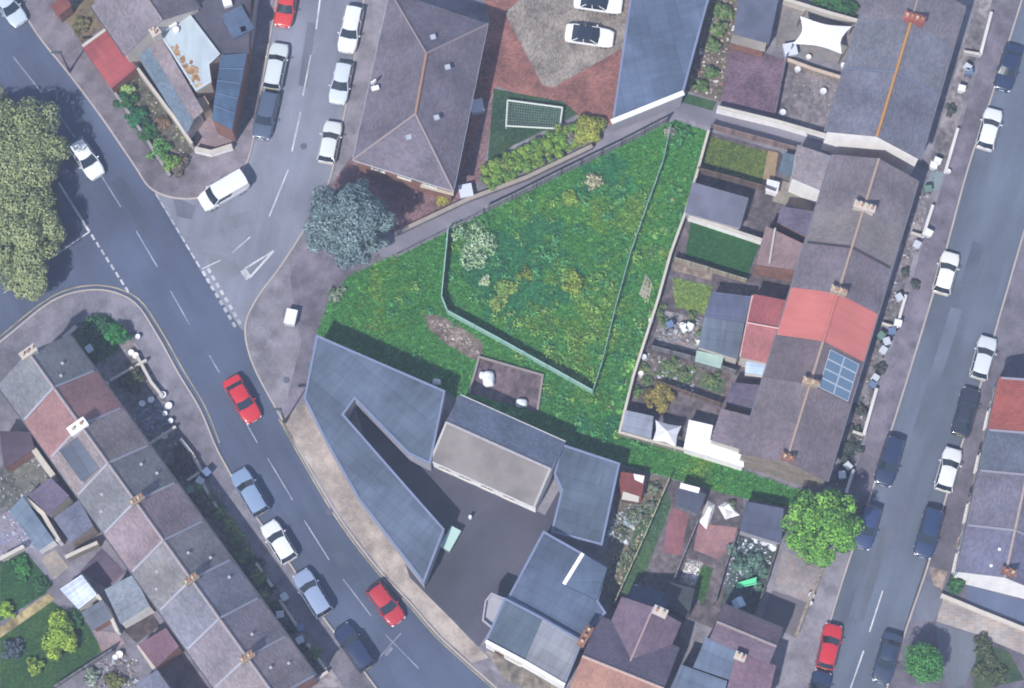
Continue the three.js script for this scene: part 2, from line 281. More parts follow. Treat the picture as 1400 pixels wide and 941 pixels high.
// a gabled house: r = ridge ends, a and b = a point on each eave
function gable(o) {
  const { he = 5.2, hr = 7.8, ov = .22 } = o;
  const R0 = o.R0 || P(...o.r[0], hr), R1 = o.R1 || P(...o.r[1], hr);
  const d = R1.clone().sub(R0); d.y = 0; const L = d.length(); d.normalize();
  const pa = P(...o.a, he), pb = P(...o.b, he); let n = new THREE.Vector3(-d.z, 0, d.x);
  let tA = o.tA, tB = o.tB; if (pa.clone().sub(R0).dot(n) < 0) n.negate();
  tA = tA || Math.abs(pa.clone().sub(R0).dot(n)); tB = tB || Math.abs(pb.clone().sub(R0).dot(n));
  const pt = (s, t, y) => new THREE.Vector3(R0.x + d.x * s + n.x * t, y, R0.z + d.z * s + n.z * t);
  const g = thing(o.name || 'terraced_house', o.label, o.cat || 'house', pt(L / 2, (tA - tB) / 2, 0), o.group);
  const e = .004, prof = [[-tB, 0], [tA, 0], [tA, he], [0, hr - .06], [-tB, he]], pos = [], uv = [];
  const quad = (A, B, C, D) => { pos.push(...A.toArray(), ...B.toArray(), ...C.toArray(), ...A.toArray(), ...C.toArray(), ...D.toArray()); const l = A.distanceTo(B), m = B.distanceTo(C); uv.push(0, 0, l, 0, l, m, 0, 0, l, m, 0, m); };
  for (let i = 0; i < 5; i++) { const [t, y] = prof[i], [t2, y2] = prof[(i + 1) % 5]; quad(pt(e, t, y), pt(L - e, t, y), pt(L - e, t2, y2), pt(e, t2, y2)); }
  for (const s of [e, L - e]) for (let i = 1; i < 4; i++) for (const k of [0, i, i + 1]) { const [t, y] = prof[k]; pos.push(...pt(s, t, y).toArray()); uv.push(t, y); }
  const wg = fromTris(pos, uv); const wall = part('wall', wg, o.wall || BRICK, g);
  const rmA = o.roofA || slate('#85869c'), rmB = o.roofB || rmA, v0 = o.verge0 || 0, v1 = o.verge1 || 0;
  const sl = (t, m, nm) => {
    const k = (hr - he) / Math.abs(t), tt = t + Math.sign(t) * ov, ye = he - ov * k + .07;
    return part('roof_slope', slab([pt(e - v0, tt, ye), pt(L - e + v1, tt, ye), pt(L - e + v1, 0, hr + .07), pt(e - v0, 0, hr + .07)], .09), m, g, nm);
  };
  const SA = sl(tA, rmA, o.labelA), SB = sl(-tB, rmB, o.labelB);
  if (o.ridgeMat !== null) { const nT = Math.max(2, Math.round((L - .02) / .9)), rt = []; for (let i = 0; i < nT; i++) { const s = .01 + (i + .5) * (L - .02) / nT; const q = new THREE.CylinderGeometry(.14, .14, (L - .02) / nT - .02, 6, 1, false).toNonIndexed(); q.rotateZ(Math.PI / 2); q.rotateY(-Math.atan2(d.z, d.x)); const c = pt(s, 0, hr + .05 + (i % 2) * .008); q.translate(c.x, c.y, c.z); rt.push(q); } part('ridge_tiles', rt, o.ridgeMat || M('#9a8f92', 'render', .9), g); }
  // gutters
  for (const t of [tA, -tB]) { const k = (hr - he) / Math.abs(t), tt = t + Math.sign(t) * (ov + .06); part('gutter', box(pt(L / 2, tt, he - ov * k - .07), L - .02, .09, .11, -Math.atan2(d.z, d.x)), o.gutter || M('#4a4c58', 'render', .6), g); }
  // party wall copings over the roof
  for (const s of (o.coping || [])) for (const t of [tA, -tB]) {
    const sp = s === 0 ? .12 : L - .12, tt = t + Math.sign(t) * .05, k = (hr - he) / Math.abs(t);
    part('party_coping', slab([pt(sp - .1, tt, he + .16 - .05 * k), pt(sp + .1, tt, he + .16 - .05 * k), pt(sp + .1, 0, hr + .16), pt(sp - .1, 0, hr + .16)], .12), o.copeMat || conc('#a5a6b6'), g);
  }
  // windows and door on the side that faces the street and the side towards the yards
  if (o.front) { const s = o.front === 'a' ? tA : -tB, nn = n.clone().multiplyScalar(Math.sign(s));
    addDoor(g, pt(L * .24, s, 0), d, nn, o.door || pick(['#3a4a63', '#6b2a2c', '#d8d8dc', '#2e3d33'])); addWindow(g, pt(L * .66, s, 0), d, nn, Math.min(1.7, L * .4), 1.4, .95);
    for (const q of [.26, .7]) addWindow(g, pt(L * q, s, 0), d, nn, 1.0, 1.3, 3.4);
    const s2 = -s === tA ? tA : (s > 0 ? -tB : tA), n2 = nn.clone().negate(); for (const q of [.3, .72]) addWindow(g, pt(L * q, s2, 0), d, n2, .95, 1.15, 3.5); }
  return { g, pt, d, n, L, tA, tB, he, hr, SA, SB };
}
function vents(H, spots, side = 1, m = PLASTIC) { for (const [s, f] of spots) { const t = side > 0 ? H.tA * f : -H.tB * f, y = H.hr + .07 - (H.hr - H.he) * f; part('roof_vent', [box(H.pt(s * H.L, t, y - .02), .2, .14, .18, -Math.atan2(H.d.z, H.d.x)), box(H.pt(s * H.L, t, y + .12), .26, .05, .24, -Math.atan2(H.d.z, H.d.x))], m, side > 0 ? H.SA : H.SB); } }
// a rear wing: roof corners on plan with a height each
function wing(parent, pts, hs, roofM, wallM = BRICK, name = 'rear_wing', label, win = true) {
  const Q = pts.map(([u, v], i) => P(u, v, hs[i]));
  const w = part(name, prism(Q, .05, Q.map(q => q.y - .12)), wallM, parent, label);
  const c = centre(Q); const over = Q.map(q => { const e = q.clone().sub(up(c, q.y)); e.y = 0; return q.clone().addScaledVector(e.normalize(), .1); });
  part('roof', slab(over, .1), roofM, w);
  return w;
}
function outbuilding(name, label, cat, pts, hs, roofM, wallM, group, extra) {
  const Q = pts.map(([u, v], i) => P(u, v, hs[i])), g = thing(name, label, cat, centre(Q, .05), group);
  part('wall', prism(Q, .05, Q.map(q => q.y - .12)), wallM, g);
  const c = centre(Q), over = Q.map(q => { const e = q.clone().sub(up(c, q.y)); e.y = 0; return q.clone().addScaledVector(e.normalize(), .12); });
  part('roof', slab(over, .1), roofM, g);
  if (extra) extra(g, Q);
  return g;
}
function flatBlock(name, label, pts, h, roofM, wallM, o = {}) {
  const Q = PP(pts, h), g = thing(name, label, o.cat || 'building', centre(Q, 0), o.group);
  part('wall', prism(Q, 0, h - .06), wallM, g);
  part('roof', prism(offsetPoly(Q, -.02), h - .05, h, o.rot || 0), roofM, g);
  const edge = []; const A = offsetPoly(Q, .06), B = offsetPoly(Q, -.14);
  for (let i = 0; i < Q.length; i++) { const j = (i + 1) % Q.length; edge.push(prism([A[i], A[j], B[j], B[i]], h - .12, h + (o.lip || .08))); }
  part('roof_edge', edge, o.edge || M('#7a86a8', 'render', .7), g);
  return g;
}
function offsetPoly(Q, w) {                                         // w > 0 grows the polygon
  let a = 0; Q.forEach((p, i) => { const q = Q[(i + 1) % Q.length]; a += p.x * q.z - q.x * p.z; }); const sg = a > 0 ? 1 : -1;
  return Q.map((p, i) => {
    const o = Q[(i - 1 + Q.length) % Q.length], q = Q[(i + 1) % Q.length];
    const d1 = new THREE.Vector2(p.x - o.x, p.z - o.z).normalize(), d2 = new THREE.Vector2(q.x - p.x, q.z - p.z).normalize();
    const n1 = new THREE.Vector2(d1.y, -d1.x), n2 = new THREE.Vector2(d2.y, -d2.x), m = n1.clone().add(n2).normalize(), k = sg * w / Math.max(.35, m.dot(n1));
    return new THREE.Vector3(p.x + m.x * k, p.y, p.z + m.y * k);
  });
}
// --- terrace west of the main road (ridge runs north-west to south-east)
{
  const hr = 8.1, he = 4.9, rp = [[38, 481], [72, 533], [109, 585], [146, 637], [182, 690], [221, 743], [260, 796], [300, 848], [338, 901], [378, 955]];
  const r0 = P(38, 481, hr), r1 = P(378, 955, hr), ax = r1.clone().sub(r0).normalize();
  const R = rp.map(([u, v]) => r0.clone().addScaledVector(ax, P(u, v, hr).sub(r0).dot(ax)));
  const spec = [
    ['pale blue slate end house of the terrace beside the corner hedge', '#9195ab', '#8b909c'],
    ['terraced house with pinkish red rear slope next to the corner end house', '#7b6f84', '#a58490'],
    ['terraced house with a large flat grey rooflight box on its rear slope', '#77738c', '#a0989f'],
    ['terraced house with plain grey slate roof below the large rooflight box house', '#7c8199', '#8f939f'],
    ['terraced house with pinkish lilac rear slope and brown front slope', '#7e788f', '#a295a3'],
    ['grey slate terraced house with two white vents on its rear slope', '#7b8099', '#95969f'],
    ['grey slate terraced house with purple tiled rear wing', '#7d85a3', '#9094a8'],
    ['lilac slate terraced house with a tan chimney beside the warm grey house', '#7d84a0', '#9c97a8'],
    ['terraced house with warm grey rear slope beside the tan chimney house', '#74788f', '#a59da8'],
  ];
  const H = spec.map(([label, , B], i) => {
    const h = gable({ label, group: 'terrace west of the main road', R0: R[i], R1: R[i + 1], a: [197, 613], b: [25, 583], he, hr, tA: 3.75, tB: 3.75, roofA: i === 1 ? pan('#a8848c') : slate(B), wall: i % 3 ? BRICK : CREAM, coping: [1], front: 'a', ridgeMat: M('#a79da3', 'render', .9) });
    const VM = M('#a9adb8', 'render', .8); if (i !== 2 && i !== 4 && i !== 1) vents(h, [[[.55, .5], [.8, .3]], 0, 0, [[.3, .62], [.62, .8]], 0, [[.45, .3], [.75, .66]], [[.3, .75]], [[.6, .4]], [[.5, .7], [.4, .3]]][i], 1, VM); if (i === 3 || i === 5) vents(h, [[.35, .55], [.6, .8]], -1, VM);
    return h;
  });
  chimney(H[0].g, H[0].pt(.2, 0, 0), 6.9, 1.9, H[0].n, CREAM, 3, 1.5, .6);
  chimney(H[1].g, H[1].pt(H[1].L - .1, -.3, 0), 6.9, 1.7, H[1].n, WHITE, 2, 1.7, .8);
  chimney(H[3].g, H[3].pt(H[3].L - .1, .2, 0), 6.9, 1.6, H[3].n, BRICKY, 4, 1.3, .55);
  chimney(H[5].g, H[5].pt(H[5].L - .1, 0, 0), 6.9, 1.6, H[5].n, BRICKY, 4, 1.3, .55);
  chimney(H[7].g, H[7].pt(H[7].L - .1, 0, 0), 6.9, 1.6, H[7].n, brickW('#ab9985'), 4, 1.3, .55);
  // flat rooflight box on the third house
  { const h = H[2], q = (s, t) => h.pt(s, -t, 0), b = part('dormer', prism([q(.5, .35), q(h.L - .45, .35), q(h.L - .45, 2.75), q(.5, 2.75)], 5.4, 7.35), conc('#8d93a6'), h.g); part('dormer_roof', prism([q(.42, .27), q(h.L - .37, .27), q(h.L - .37, 2.85), q(.42, 2.85)], 7.36, 7.45, 1), felt('#8793ab'), b); }
  wing(H[1].g, [[0, 590], [40, 592], [46, 613], [6, 640]], [2.8, 2.8, 2.8, 2.8], felt('#6d5a70'), BRICK, 'rear_wing', 'low dark purple flat rear wing');
  wing(H[2].g, [[39, 677], [69, 655], [93, 678], [66, 704]], [3.6, 4.4, 4.4, 3.6], slate('#746c8a'), CREAM, 'rear_wing', 'dark purple slate rear wing');
  wing(H[2].g, [[14, 699], [31, 680], [72, 738], [52, 752]], [2.4, 3, 3, 2.4], felt('#93abc9'), WHITE, 'conservatory', 'pale blue conservatory roof');
  wing(H[3].g, [[74, 709], [107, 685], [126, 719], [97, 741]], [3.7, 4.5, 4.5, 3.7], slate('#757e9a'), BRICKY, 'rear_wing', 'grey blue slate rear wing');
  wing(H[5].g, [[144, 807], [182, 787], [203, 828], [165, 852]], [3.8, 4.6, 4.6, 3.8], slate('#8e9bad'), WHITE, 'rear_wing', 'pale slate rear wing with white walls');
  wing(H[5].g, [[83, 806], [111, 787], [131, 813], [107, 832]], [2.3, 2.8, 2.8, 2.3], M('#c3d0ec', 'felt', .3), WHITE, 'conservatory', 'pale glazed conservatory roof with bars');
  wing(H[5].g, [[112, 838], [139, 822], [152, 845], [128, 860]], [2.3, 2.7, 2.7, 2.3], felt('#8c98ae'), BRICK, 'lean_to', 'grey lean-to roof');
  wing(H[6].g, [[190, 882], [226, 860], [243, 884], [213, 912]], [3.6, 4.5, 4.5, 3.6], pan('#80627a'), BRICK, 'rear_wing', 'purple tiled rear wing');
  wing(H[7].g, [[186, 935], [215, 918], [262, 985], [230, 1005]], [3.4, 4.2, 4.2, 3.4], slate('#8288a2'), WHITE, 'rear_wing', 'slate rear wing with white walls');
  { const c = P(97, 809, 2.7), cw = H[5].g.children.find(o => o.name === 'conservatory'); for (let i = 0; i < 6; i++) { const t = i / 5; part('glazing_bar', bar(P(83 + 24 * t, 806 + 26 * t, 2.5), P(111 + 20 * t, 787 + 26 * t, 2.92), .04, .04, 4), PLASTIC, cw); } }
}
// --- terrace on the west side of the east street
{
  const hr = 7.7, he = 5.1, rp = [[1202, 217], [1179, 286], [1164, 340], [1145, 401], [1126, 467], [1108, 526], [1092, 580], [1075, 632]];
  const r0 = P(1202, 217, hr), r1 = P(1075, 632, hr), ax = r1.clone().sub(r0).normalize();
  const R = rp.map(([u, v]) => r0.clone().addScaledVector(ax, P(u, v, hr).sub(r0).dot(ax)));
  const spec = [
    ['purple grey slate end house beside the footpath, with a pale rear wing', '#8a8490', '#7d7a94'],
    ['warm grey tiled terraced house between two purple slate houses', '#93899a', '#8f8b95'],
    ['purple slate terraced house adjoining the red roofed house', '#867f8e', '#7b7791'],
    ['terraced house with a bright salmon red tiled roof', '#c8706c', '#cc7670'],
    ['terraced house with a grid of solar panels on its street slope', '#7f737f', '#72657f'],
    ['lilac grey tiled terraced house below the solar panel house', '#8d8490', '#8d869b'],
    ['lilac grey end house beside the grass strip with a stone gable', '#89808c', '#817990'],
  ];
  const H = spec.map(([label, A, B], i) => gable({ label, group: 'terrace west of the east street', R0: R[i], R1: R[i + 1], a: [1186, 480], b: [1058, 485], tA: 3.9, tB: 3.9, he, hr, roofA: i === 3 ? M(B, 'render', .8) : i === 1 ? pan(B) : slate(A), wall: i === 6 ? BRICKY : i % 2 ? CREAM : BRICK, coping: i === 1 ? [1] : [], copeMat: DARKW, front: 'a', ridgeMat: M(i === 3 ? '#c87a72' : '#b09a8e', 'render', .9), gutter: M('#6d6f7c', 'render', .6) }));
  chimney(H[0].g, H[0].pt(H[0].L - .1, 0, 0), 7.0, 1.5, H[0].n, CREAM, 4, 1.9, .6);
  chimney(H[2].g, H[2].pt(H[2].L - .1, 0, 0), 7.0, 1.5, H[2].n, brickW('#bfb2a2'), 4, 1.4, .55);
  chimney(H[4].g, H[4].pt(H[4].L - .1, 0, 0), 7.0, 1.5, H[4].n, brickW('#bcab96'), 4, 1.4, .55);
  chimney(H[6].g, H[6].pt(H[6].L - .35, 0, 0), 7.0, 1.3, H[6].n, BRICK, 2, 1.1, .6);
  // gable coping of the south end
  // solar panels, each a part of the roof
  { const h = H[4], PV = new THREE.MeshPhysicalMaterial({ color: '#5f7894', roughness: .3, clearcoat: .4 });
    for (let i = 0; i < 4; i++) for (let j = 0; j < 2; j++) {
      const s0 = .42 + i * (h.L - .5) / 4, s1 = s0 + (h.L - .5) / 4 - .07, f0 = .22 + j * .38, f1 = f0 + .365, y = f => h.hr + .17 - (h.hr - h.he) * f;
      const c = [h.pt(s0, h.tA * f1, y(f1)), h.pt(s1, h.tA * f1, y(f1)), h.pt(s1, h.tA * f0, y(f0)), h.pt(s0, h.tA * f0, y(f0))];
      const p = part('solar_panel', slab(c, .05), PV, h.SA); const fr = [];
      for (let k = 0; k < 4; k++) fr.push(bar(c[k], c[(k + 1) % 4], .045, .045, 4)); part('panel_frame', fr, M('#b9c4d4', 'render', .5), p);
    } }
  wing(H[0].g, [[1091, 199], [1139, 215], [1128, 262], [1084, 243]], [4.6, 4.9, 4.9, 4.6], slate('#a19ba6'), WHITE, 'rear_wing', 'pale grey rear wing with white wall');
  wing(H[1].g, [[1070, 283], [1121, 291], [1112, 328], [1064, 304]], [3.0, 3.8, 3.8, 3.0], slate('#756f8a'), BRICK, 'rear_wing', 'dark slate rear wing');
  { const w = wing(H[2].g, [[1048, 310], [1104, 337], [1092, 369], [1035, 361]], [4.1, 4.6, 4.6, 4.1], pan('#9b8690'), BRICK, 'rear_wing', 'pinkish tiled rear wing'); part('ridge_tiles', bar(P(1060, 312, 4.5), P(1052, 360, 4.4), .1), CREAM, w); }
  wing(H[3].g, [[1031, 403], [1082, 413], [1076, 451], [1023, 442]], [3.7, 3.7, 4.9, 4.9], pan('#c47078'), CREAM, 'rear_wing', 'red tiled rear wing');
  wing(H[4].g, [[1023, 442], [1076, 451], [1059, 498], [1013, 488]], [4.85, 4.85, 3.7, 3.7], pan('#b4747c'), CREAM, 'rear_wing', 'dull red tiled rear wing');
  part('valley', [bar(P(1021, 441, 4.98), P(1076, 451, 4.98), .09), bar(P(1029, 404, 3.85), P(1012, 488, 3.85), .1)], M('#d9b2ae', 'render', .9), H[3].g);
  wing(H[3].g, [[975, 400], [1026, 406], [1018, 440], [964, 432]], [2.9, 2.9, 2.9, 2.9], felt('#8089b0'), CREAM, 'flat_extension', 'lilac grey flat roofed extension');
  wing(H[4].g, [[964, 434], [1017, 442], [1008, 490], [956, 474]], [2.85, 2.85, 2.85, 2.85], felt('#8796ae'), CREAM, 'flat_extension', 'greenish grey flat roofed extension');
  wing(H[4].g, [[1022, 491], [1058, 495], [1056, 514], [1020, 509]], [2.4, 2.7, 2.7, 2.4], M('#bcd2f0', 'felt', .3), WHITE, 'conservatory', 'pale blue glazed lean-to');
  wing(H[5].g, [[1002, 524], [1046, 528], [1041, 567], [994, 551]], [2.7, 3.2, 3.2, 2.7], slate('#746c88'), BRICK, 'rear_wing', 'dark slate rear wing');
  wing(H[6].g, [[987, 560], [1041, 573], [1021, 616], [973, 601]], [4.3, 4.6, 4.6, 4.3], slate('#8f8595'), CREAM, 'rear_wing', 'lilac rear wing');
  wing(H[6].g, [[943, 575], [975, 583], [971, 602], [1016, 617], [1016, 638], [936, 613]], [2.4, 2.4, 2.4, 2.4, 2.4, 2.4], M('#f4f4f8', 'render', .6), WHITE, 'lean_to', 'bright white flat lean-to roof');
}
// --- terrace at the top of the east street
{
  const hr = 8.2, he = 5.5, rp = [[1262, -25], [1248, 30], [1226, 101], [1199, 187]];
  const r0 = P(1262, -25, hr), r1 = P(1199, 187, hr), ax = r1.clone().sub(r0).normalize();
  const R = rp.map(([u, v]) => r0.clone().addScaledVector(ax, P(u, v, hr).sub(r0).dot(ax)));
  const labels = ['slate terraced house north of the red brick chimney', 'slate terraced house below the red brick chimney with orange ridge', 'end house with white south gable facing the footpath'];
  const H = labels.map((label, i) => gable({ label, group: 'terrace at the top of the east street', R0: R[i], R1: R[i + 1], a: [1288, 150], b: [1156, 105], tA: 4.3, tB: 4.4, he, hr, roofA: slate(['#8c8a98', '#868a9c', '#82859a'][i]), wall: i === 2 ? WHITE : CREAM, coping: i === 1 ? [1] : [], copeMat: conc('#727a92'), front: 'a', ridgeMat: i ? M('#c48f4e', 'render', .9) : undefined, gutter: M('#6d6f7c', 'render', .6) }));
  chimney(H[0].g, H[0].pt(H[0].L - .2, .2, 0), 7.4, 1.5, H[0].n, brickW('#b5675c'), 4, 1.9, .7);
}
// --- terrace at the right, east of the street
{
  const hr = 7.8, he = 5.1, rp = [[1432, 520], [1417, 592], [1404, 648], [1389, 724], [1374, 790]];
  const r0 = P(1432, 520, hr), r1 = P(1374, 790, hr), ax = r1.clone().sub(r0).normalize();
  const R = rp.map(([u, v]) => r0.clone().addScaledVector(ax, P(u, v, hr).sub(r0).dot(ax)));
  const spec = [['red tiled house on the east side of the street', '#b0625c'], ['dark slate house below the red tiled house', '#6f7a92'], ['lilac slate house with pale front bay east of the street', '#8c8ba4'], ['lilac slate end house with rooflights and white south gable', '#8486a6']];
  const H = spec.map(([label, c], i) => gable({ label, group: 'terrace east of the street', R0: R[i], R1: R[i + 1], a: [1340, 700], b: [1430, 720], tA: 3.7, tB: 3.7, he, hr, roofA: i ? slate(c) : pan(c), wall: i === 3 ? WHITE : CREAM, coping: [0], copeMat: conc('#9a98a8'), front: 'a', ridgeMat: M('#b3a3a0', 'render', .9) }));
  vents(H[3], [[.45, .25], [.8, .35]], 1); chimney(H[3].g, H[3].pt(H[3].L - .5, -.2, 0), 7, 1.4, H[3].n, BRICK, 2, 1.2, .6);
}
// --- hip roofed house beside the car park
{
  const he = 5.0, hr = 8.4, S = [[482, 219], [620, 262], [667, 33], [533, -12]].map(([u, v]) => P(u, v, he)), a = P(568, 156, hr), b = P(583, 73, hr);
  const g = thing('hip_roofed_house', 'large detached house with a brown slate hipped roof beside the car park', 'house', centre(S, 0));
  part('wall', prism(offsetPoly(S, -.35), 0, he - .05), BRICK, g);
  const faces = [[S[0], S[1], a], [S[1], S[2], b, a], [S[2], S[3], b], [S[3], S[0], a, b]];
    const sl = faces.map((f, i) => part('roof_slope', slab(f.map(p => p.clone().setY(p.y + .08)), .1), slate('#7f7a8e'), g));
  const hip = (p, q) => bar(up(p, p.y + .1), up(q, q.y + .1), .11);
  for (let i = 0; i < 4; i++) part('hip_tiles', hip(S[i], i < 2 ? a : b), M('#9a8d92', 'render', .9), g);
  part('ridge_tiles', [bar(up(a, a.y + .1), up(b, b.y + .1), .14)], M('#a8826c', 'render', .9), g);
  for (let i = 0; i < 4; i++) part('gutter', bar(up(S[i], he - .03), up(S[(i + 1) % 4], he - .03), .06), M('#b7b9c4', 'render', .6), g);
  const vent = (u, v, y, k) => { const q = P(u, v, y); part('roof_vent', [box(up(q, y - .1), .5, .22, .45, .3), box(up(q, y + .12), .5, .06, .45, .3)], M('#aab2c4', 'render', .7), sl[k]); };
  vent(592, 51, 7.45, 2); vent(612, 92, 7.45, 1); vent(597, 161, 7.5, 1); vent(559, 188, 7.2, 0);
  { const q = P(511, 115, 6.3); part('roof_dish', [cyl(up(q, 6.1), .05, .05, .7, 6), box(up(q, 6.7), .55, .5, .12, .6), box(up(P(513, 121, 6.2), 6.15), .7, .25, .4, .3)], PLASTIC, sl[3]); }
  const d = S[1].clone().sub(S[0]).normalize(), n = new THREE.Vector3(-d.z, 0, d.x); const W = offsetPoly(S, -.35); for (const q of [.22, .5, .78]) addWindow(g, W[0].clone().lerp(W[1], q).setY(0), d, n, 1.2, 1.3, 3.2);
  const cm = []; part('porch_canopy', slab([P(507, 226, 2.8), P(545, 243, 2.8), P(545, 234, 3.2), P(508, 218, 3.2)], .1), conc('#9aa08c'), g, 'mossy porch canopy');
  part('bay_roof', slab([P(574, 256, 3), P(620, 268, 3), P(620, 258, 3.4), P(578, 246, 3.4)], .1), conc('#b1a793'), g);
}
// --- grey flat roofed buildings round the courtyard
flatBlock('warehouse', 'blue grey flat roofed warehouse with two wings round a narrow yard', [[433, 459], [608, 535], [588, 634], [558, 620], [485, 545], [469, 567], [568, 680], [607, 724], [579, 797], [489, 680], [446, 604], [416, 545]], 3.8, felt('#7688a6'), GREYW, { rot: .7 });
{ const h = gable({ name: 'workshop', label: 'workshop with a pale corrugated south slope and dark north slope behind the courtyard', cat: 'building', r: [[609, 577], [754, 642]], a: [670, 664], b: [690, 570], he: 3.5, hr: 5.0, ov: .15, roofA: corr('#b0aab0'), roofB: slate('#7484a2'), wall: WHITE, ridgeMat: M('#aba7ae', 'render', .9), gutter: M('#c9c7cc', 'render', .7) });
  const wn = h.n.clone(), s = h.tA; for (const q of [.14, .33, .54, .75]) addWindow(h.g, h.pt(h.L * q, s, 0), h.d, wn, 1.2, 1.2, 1.1);
  for (const q of [0, h.L - .24]) part('verge', slab([h.pt(q + .02, h.tA + .15, h.he + .02), h.pt(q + .22, h.tA + .15, h.he + .02), h.pt(q + .22, 0, h.hr + .14), h.pt(q + .02, 0, h.hr + .14)], .12), conc('#b4b0b2'), h.g); }
flatBlock('workshop_annexe', 'blue grey flat roofed annexe at the east end of the workshop', [[768, 608], [847, 634], [823, 745], [754, 727], [768, 670], [758, 648]], 3.2, felt('#73859f'), GREYW, { rot: .3 });
{ const g = flatBlock('flat_roofed_block', 'two storey blue flat roofed block between the annexe and the corner shop', [[743, 727], [796, 757], [830, 776], [817, 822], [828, 838], [793, 873], [741, 844], [695, 817]], 4.6, felt('#6d80a2'), GREYW, { rot: .5 });
  part('roof_box', prism(PP([[797, 757], [830, 777], [816, 820], [772, 799]], 5.2), 4.5, 5.2), felt('#7187ac'), g); part('coping', strip(PP([[797, 757], [771, 799]], 5.2), .35, 5.1, 5.32), WHITE, g);
  part('roof_vent', box(P(789, 802, 4.62), .5, .5, .5, .4), PLASTIC, g); }
{ const g = flatBlock('corner_shop', 'corner building with a half grey and half lilac roof and white front wall', [[690, 818], [741, 845], [796, 877], [772, 936], [717, 904], [664, 876]], 5.2, felt('#70839a'), WHITE, { rot: .5 });
  part('roof_panel', slab(PP([[718, 902], [771, 933], [794, 878], [742, 847]], 5.3), .08), felt('#b3b6c8'), g, 'lilac half of the roof');
  part('coping', strip(PP([[664, 877], [717, 905], [772, 937]], 5.3), .3, 5.2, 5.42), WHITE, g); part('balcony', [strip(PP([[664, 822], [672, 812], [692, 820], [672, 858], [660, 848], [664, 822]], 4), .14, 3.6, 4.1), prism(PP([[665, 823], [673, 814], [690, 822], [672, 856], [662, 848]], 3.6), 3.5, 3.6)], GREYW, g);
  chimney(g, P(800, 872, 5.5), 5, 1.8, new THREE.Vector3(.5, 0, -.86), BRICK, 3, 1.8, .6);
  const a = P(664, 876, 5.2), b = P(717, 904, 5.2), d = b.clone().sub(a).normalize(), n = new THREE.Vector3(-d.z, 0, d.x); for (const q of [.2, .5, .8]) addWindow(g, up(a.clone().lerp(b, q), 0), d, n, .9, 1.3, 3.3); addDoor(g, up(a.clone().lerp(b, .35), 0), d, n, '#6b2a2c'); addWindow(g, up(a.clone().lerp(b, .72), 0), d, n, 1.5, 1.4, .9); }
// --- large flat roofed hall at the top
{ const g = flatBlock('flat_roofed_hall', 'long blue grey flat roofed hall with a white wall on the footpath', [[866, -30], [978, -30], [966, 8], [934, 126], [838, 164]], 4.2, felt('#7489ae'), GREYW, { rot: 1.35 });
  part('coping', strip(PP([[836, 167], [935, 127]], 4.3), .45, 4.2, 4.45), WHITE, g); }
// --- houses at the bottom, south of the gardens
{ const h = gable({ name: 'terraced_house', label: 'house with terracotta front slope and dark purple rear slope beside the corner shop', cat: 'house', r: [[796, 897], [908, 942]], a: [835, 965], b: [872, 865], he: 5, hr: 7.4, tA: 3.9, tB: 3.9, roofA: pan('#b08880'), roofB: slate('#766f88'), wall: BRICK, verge1: 0, ridgeMat: M('#c0a7a0', 'render', .9) });
  const hr = 6.6, he = 4.9, R0 = P(893, 832, hr), R1 = P(857, 915, hr), d = R1.clone().sub(R0).setY(0).normalize(), n = new THREE.Vector3(-d.z, 0, d.x), L = R1.clone().setY(0).distanceTo(R0.clone().setY(0)), q = (s, t, y) => new THREE.Vector3(R0.x + d.x * s + n.x * t, y, R0.z + d.z * s + n.z * t);
  const w = part('rear_wing', [prism([q(0, 2.8, 0), q(L, 2.8, 0), q(L, -2.6, 0), q(0, -2.6, 0)], .05, he)], BRICK, h.g);
  part('roof', [slab([q(-.1, 3, he - .05), q(L, 3, he - .05), q(L, 0, hr), q(-.1, 0, hr)], .1), slab([q(-.1, -2.8, he - .05), q(L, -2.8, he - .05), q(L, 0, hr), q(-.1, 0, hr)], .1)], slate('#857389'), w);
  part('ridge_tiles', bar(q(-.1, 0, hr + .03), q(L, 0, hr + .03), .1), M('#b49aa0', 'render', .9), w);
  chimney(h.g, P(902, 838, 6), 5.4, 1.3, n, CREAM, 2, 1.2, .7);
  wing(h.g, [[869, 800], [915, 812], [908, 838], [856, 822]], [2.7, 2.7, 2.9, 2.9], felt('#6f81a8'), BRICK, 'flat_extension', 'blue flat roofed extension');
  wing(h.g, [[917, 798], [949, 806], [940, 845], [905, 822]], [2.6, 2.6, 2.8, 2.8], felt('#5a626c'), BRICK, 'flat_extension', 'dark flat roofed extension'); }
{ const h = gable({ name: 'terraced_house', label: 'dark purple tiled house with two pale blue flat roofs in front of it', cat: 'house', r: [[980, 850], [1062, 884]], a: [1010, 903], b: [1035, 848], he: 4.7, hr: 5.6, tA: 1.5, tB: 1.6, roofA: slate('#75687e'), wall: BRICK });
  wing(h.g, [[966, 873], [1009, 891], [998, 929], [949, 912]], [4.7, 4.7, 4.7, 4.7], felt('#8fa3c6'), BRICK, 'flat_extension', 'pale blue flat roof');
  wing(h.g, [[932, 910], [993, 932], [985, 965], [915, 950]], [4.4, 4.4, 4.4, 4.4], felt('#8fa3c6'), BRICK, 'flat_extension', 'pale blue flat roof');
  wing(h.g, [[1008, 893], [1060, 911], [1046, 970], [990, 960]], [4.9, 4.6, 4.6, 5.2], slate('#8a7288'), BRICK, 'side_wing', 'plum tiled wing'); chimney(h.g, P(1012, 898, 5.6), 4.6, 1.2, h.d, CREAM, 2, .9, .6); }
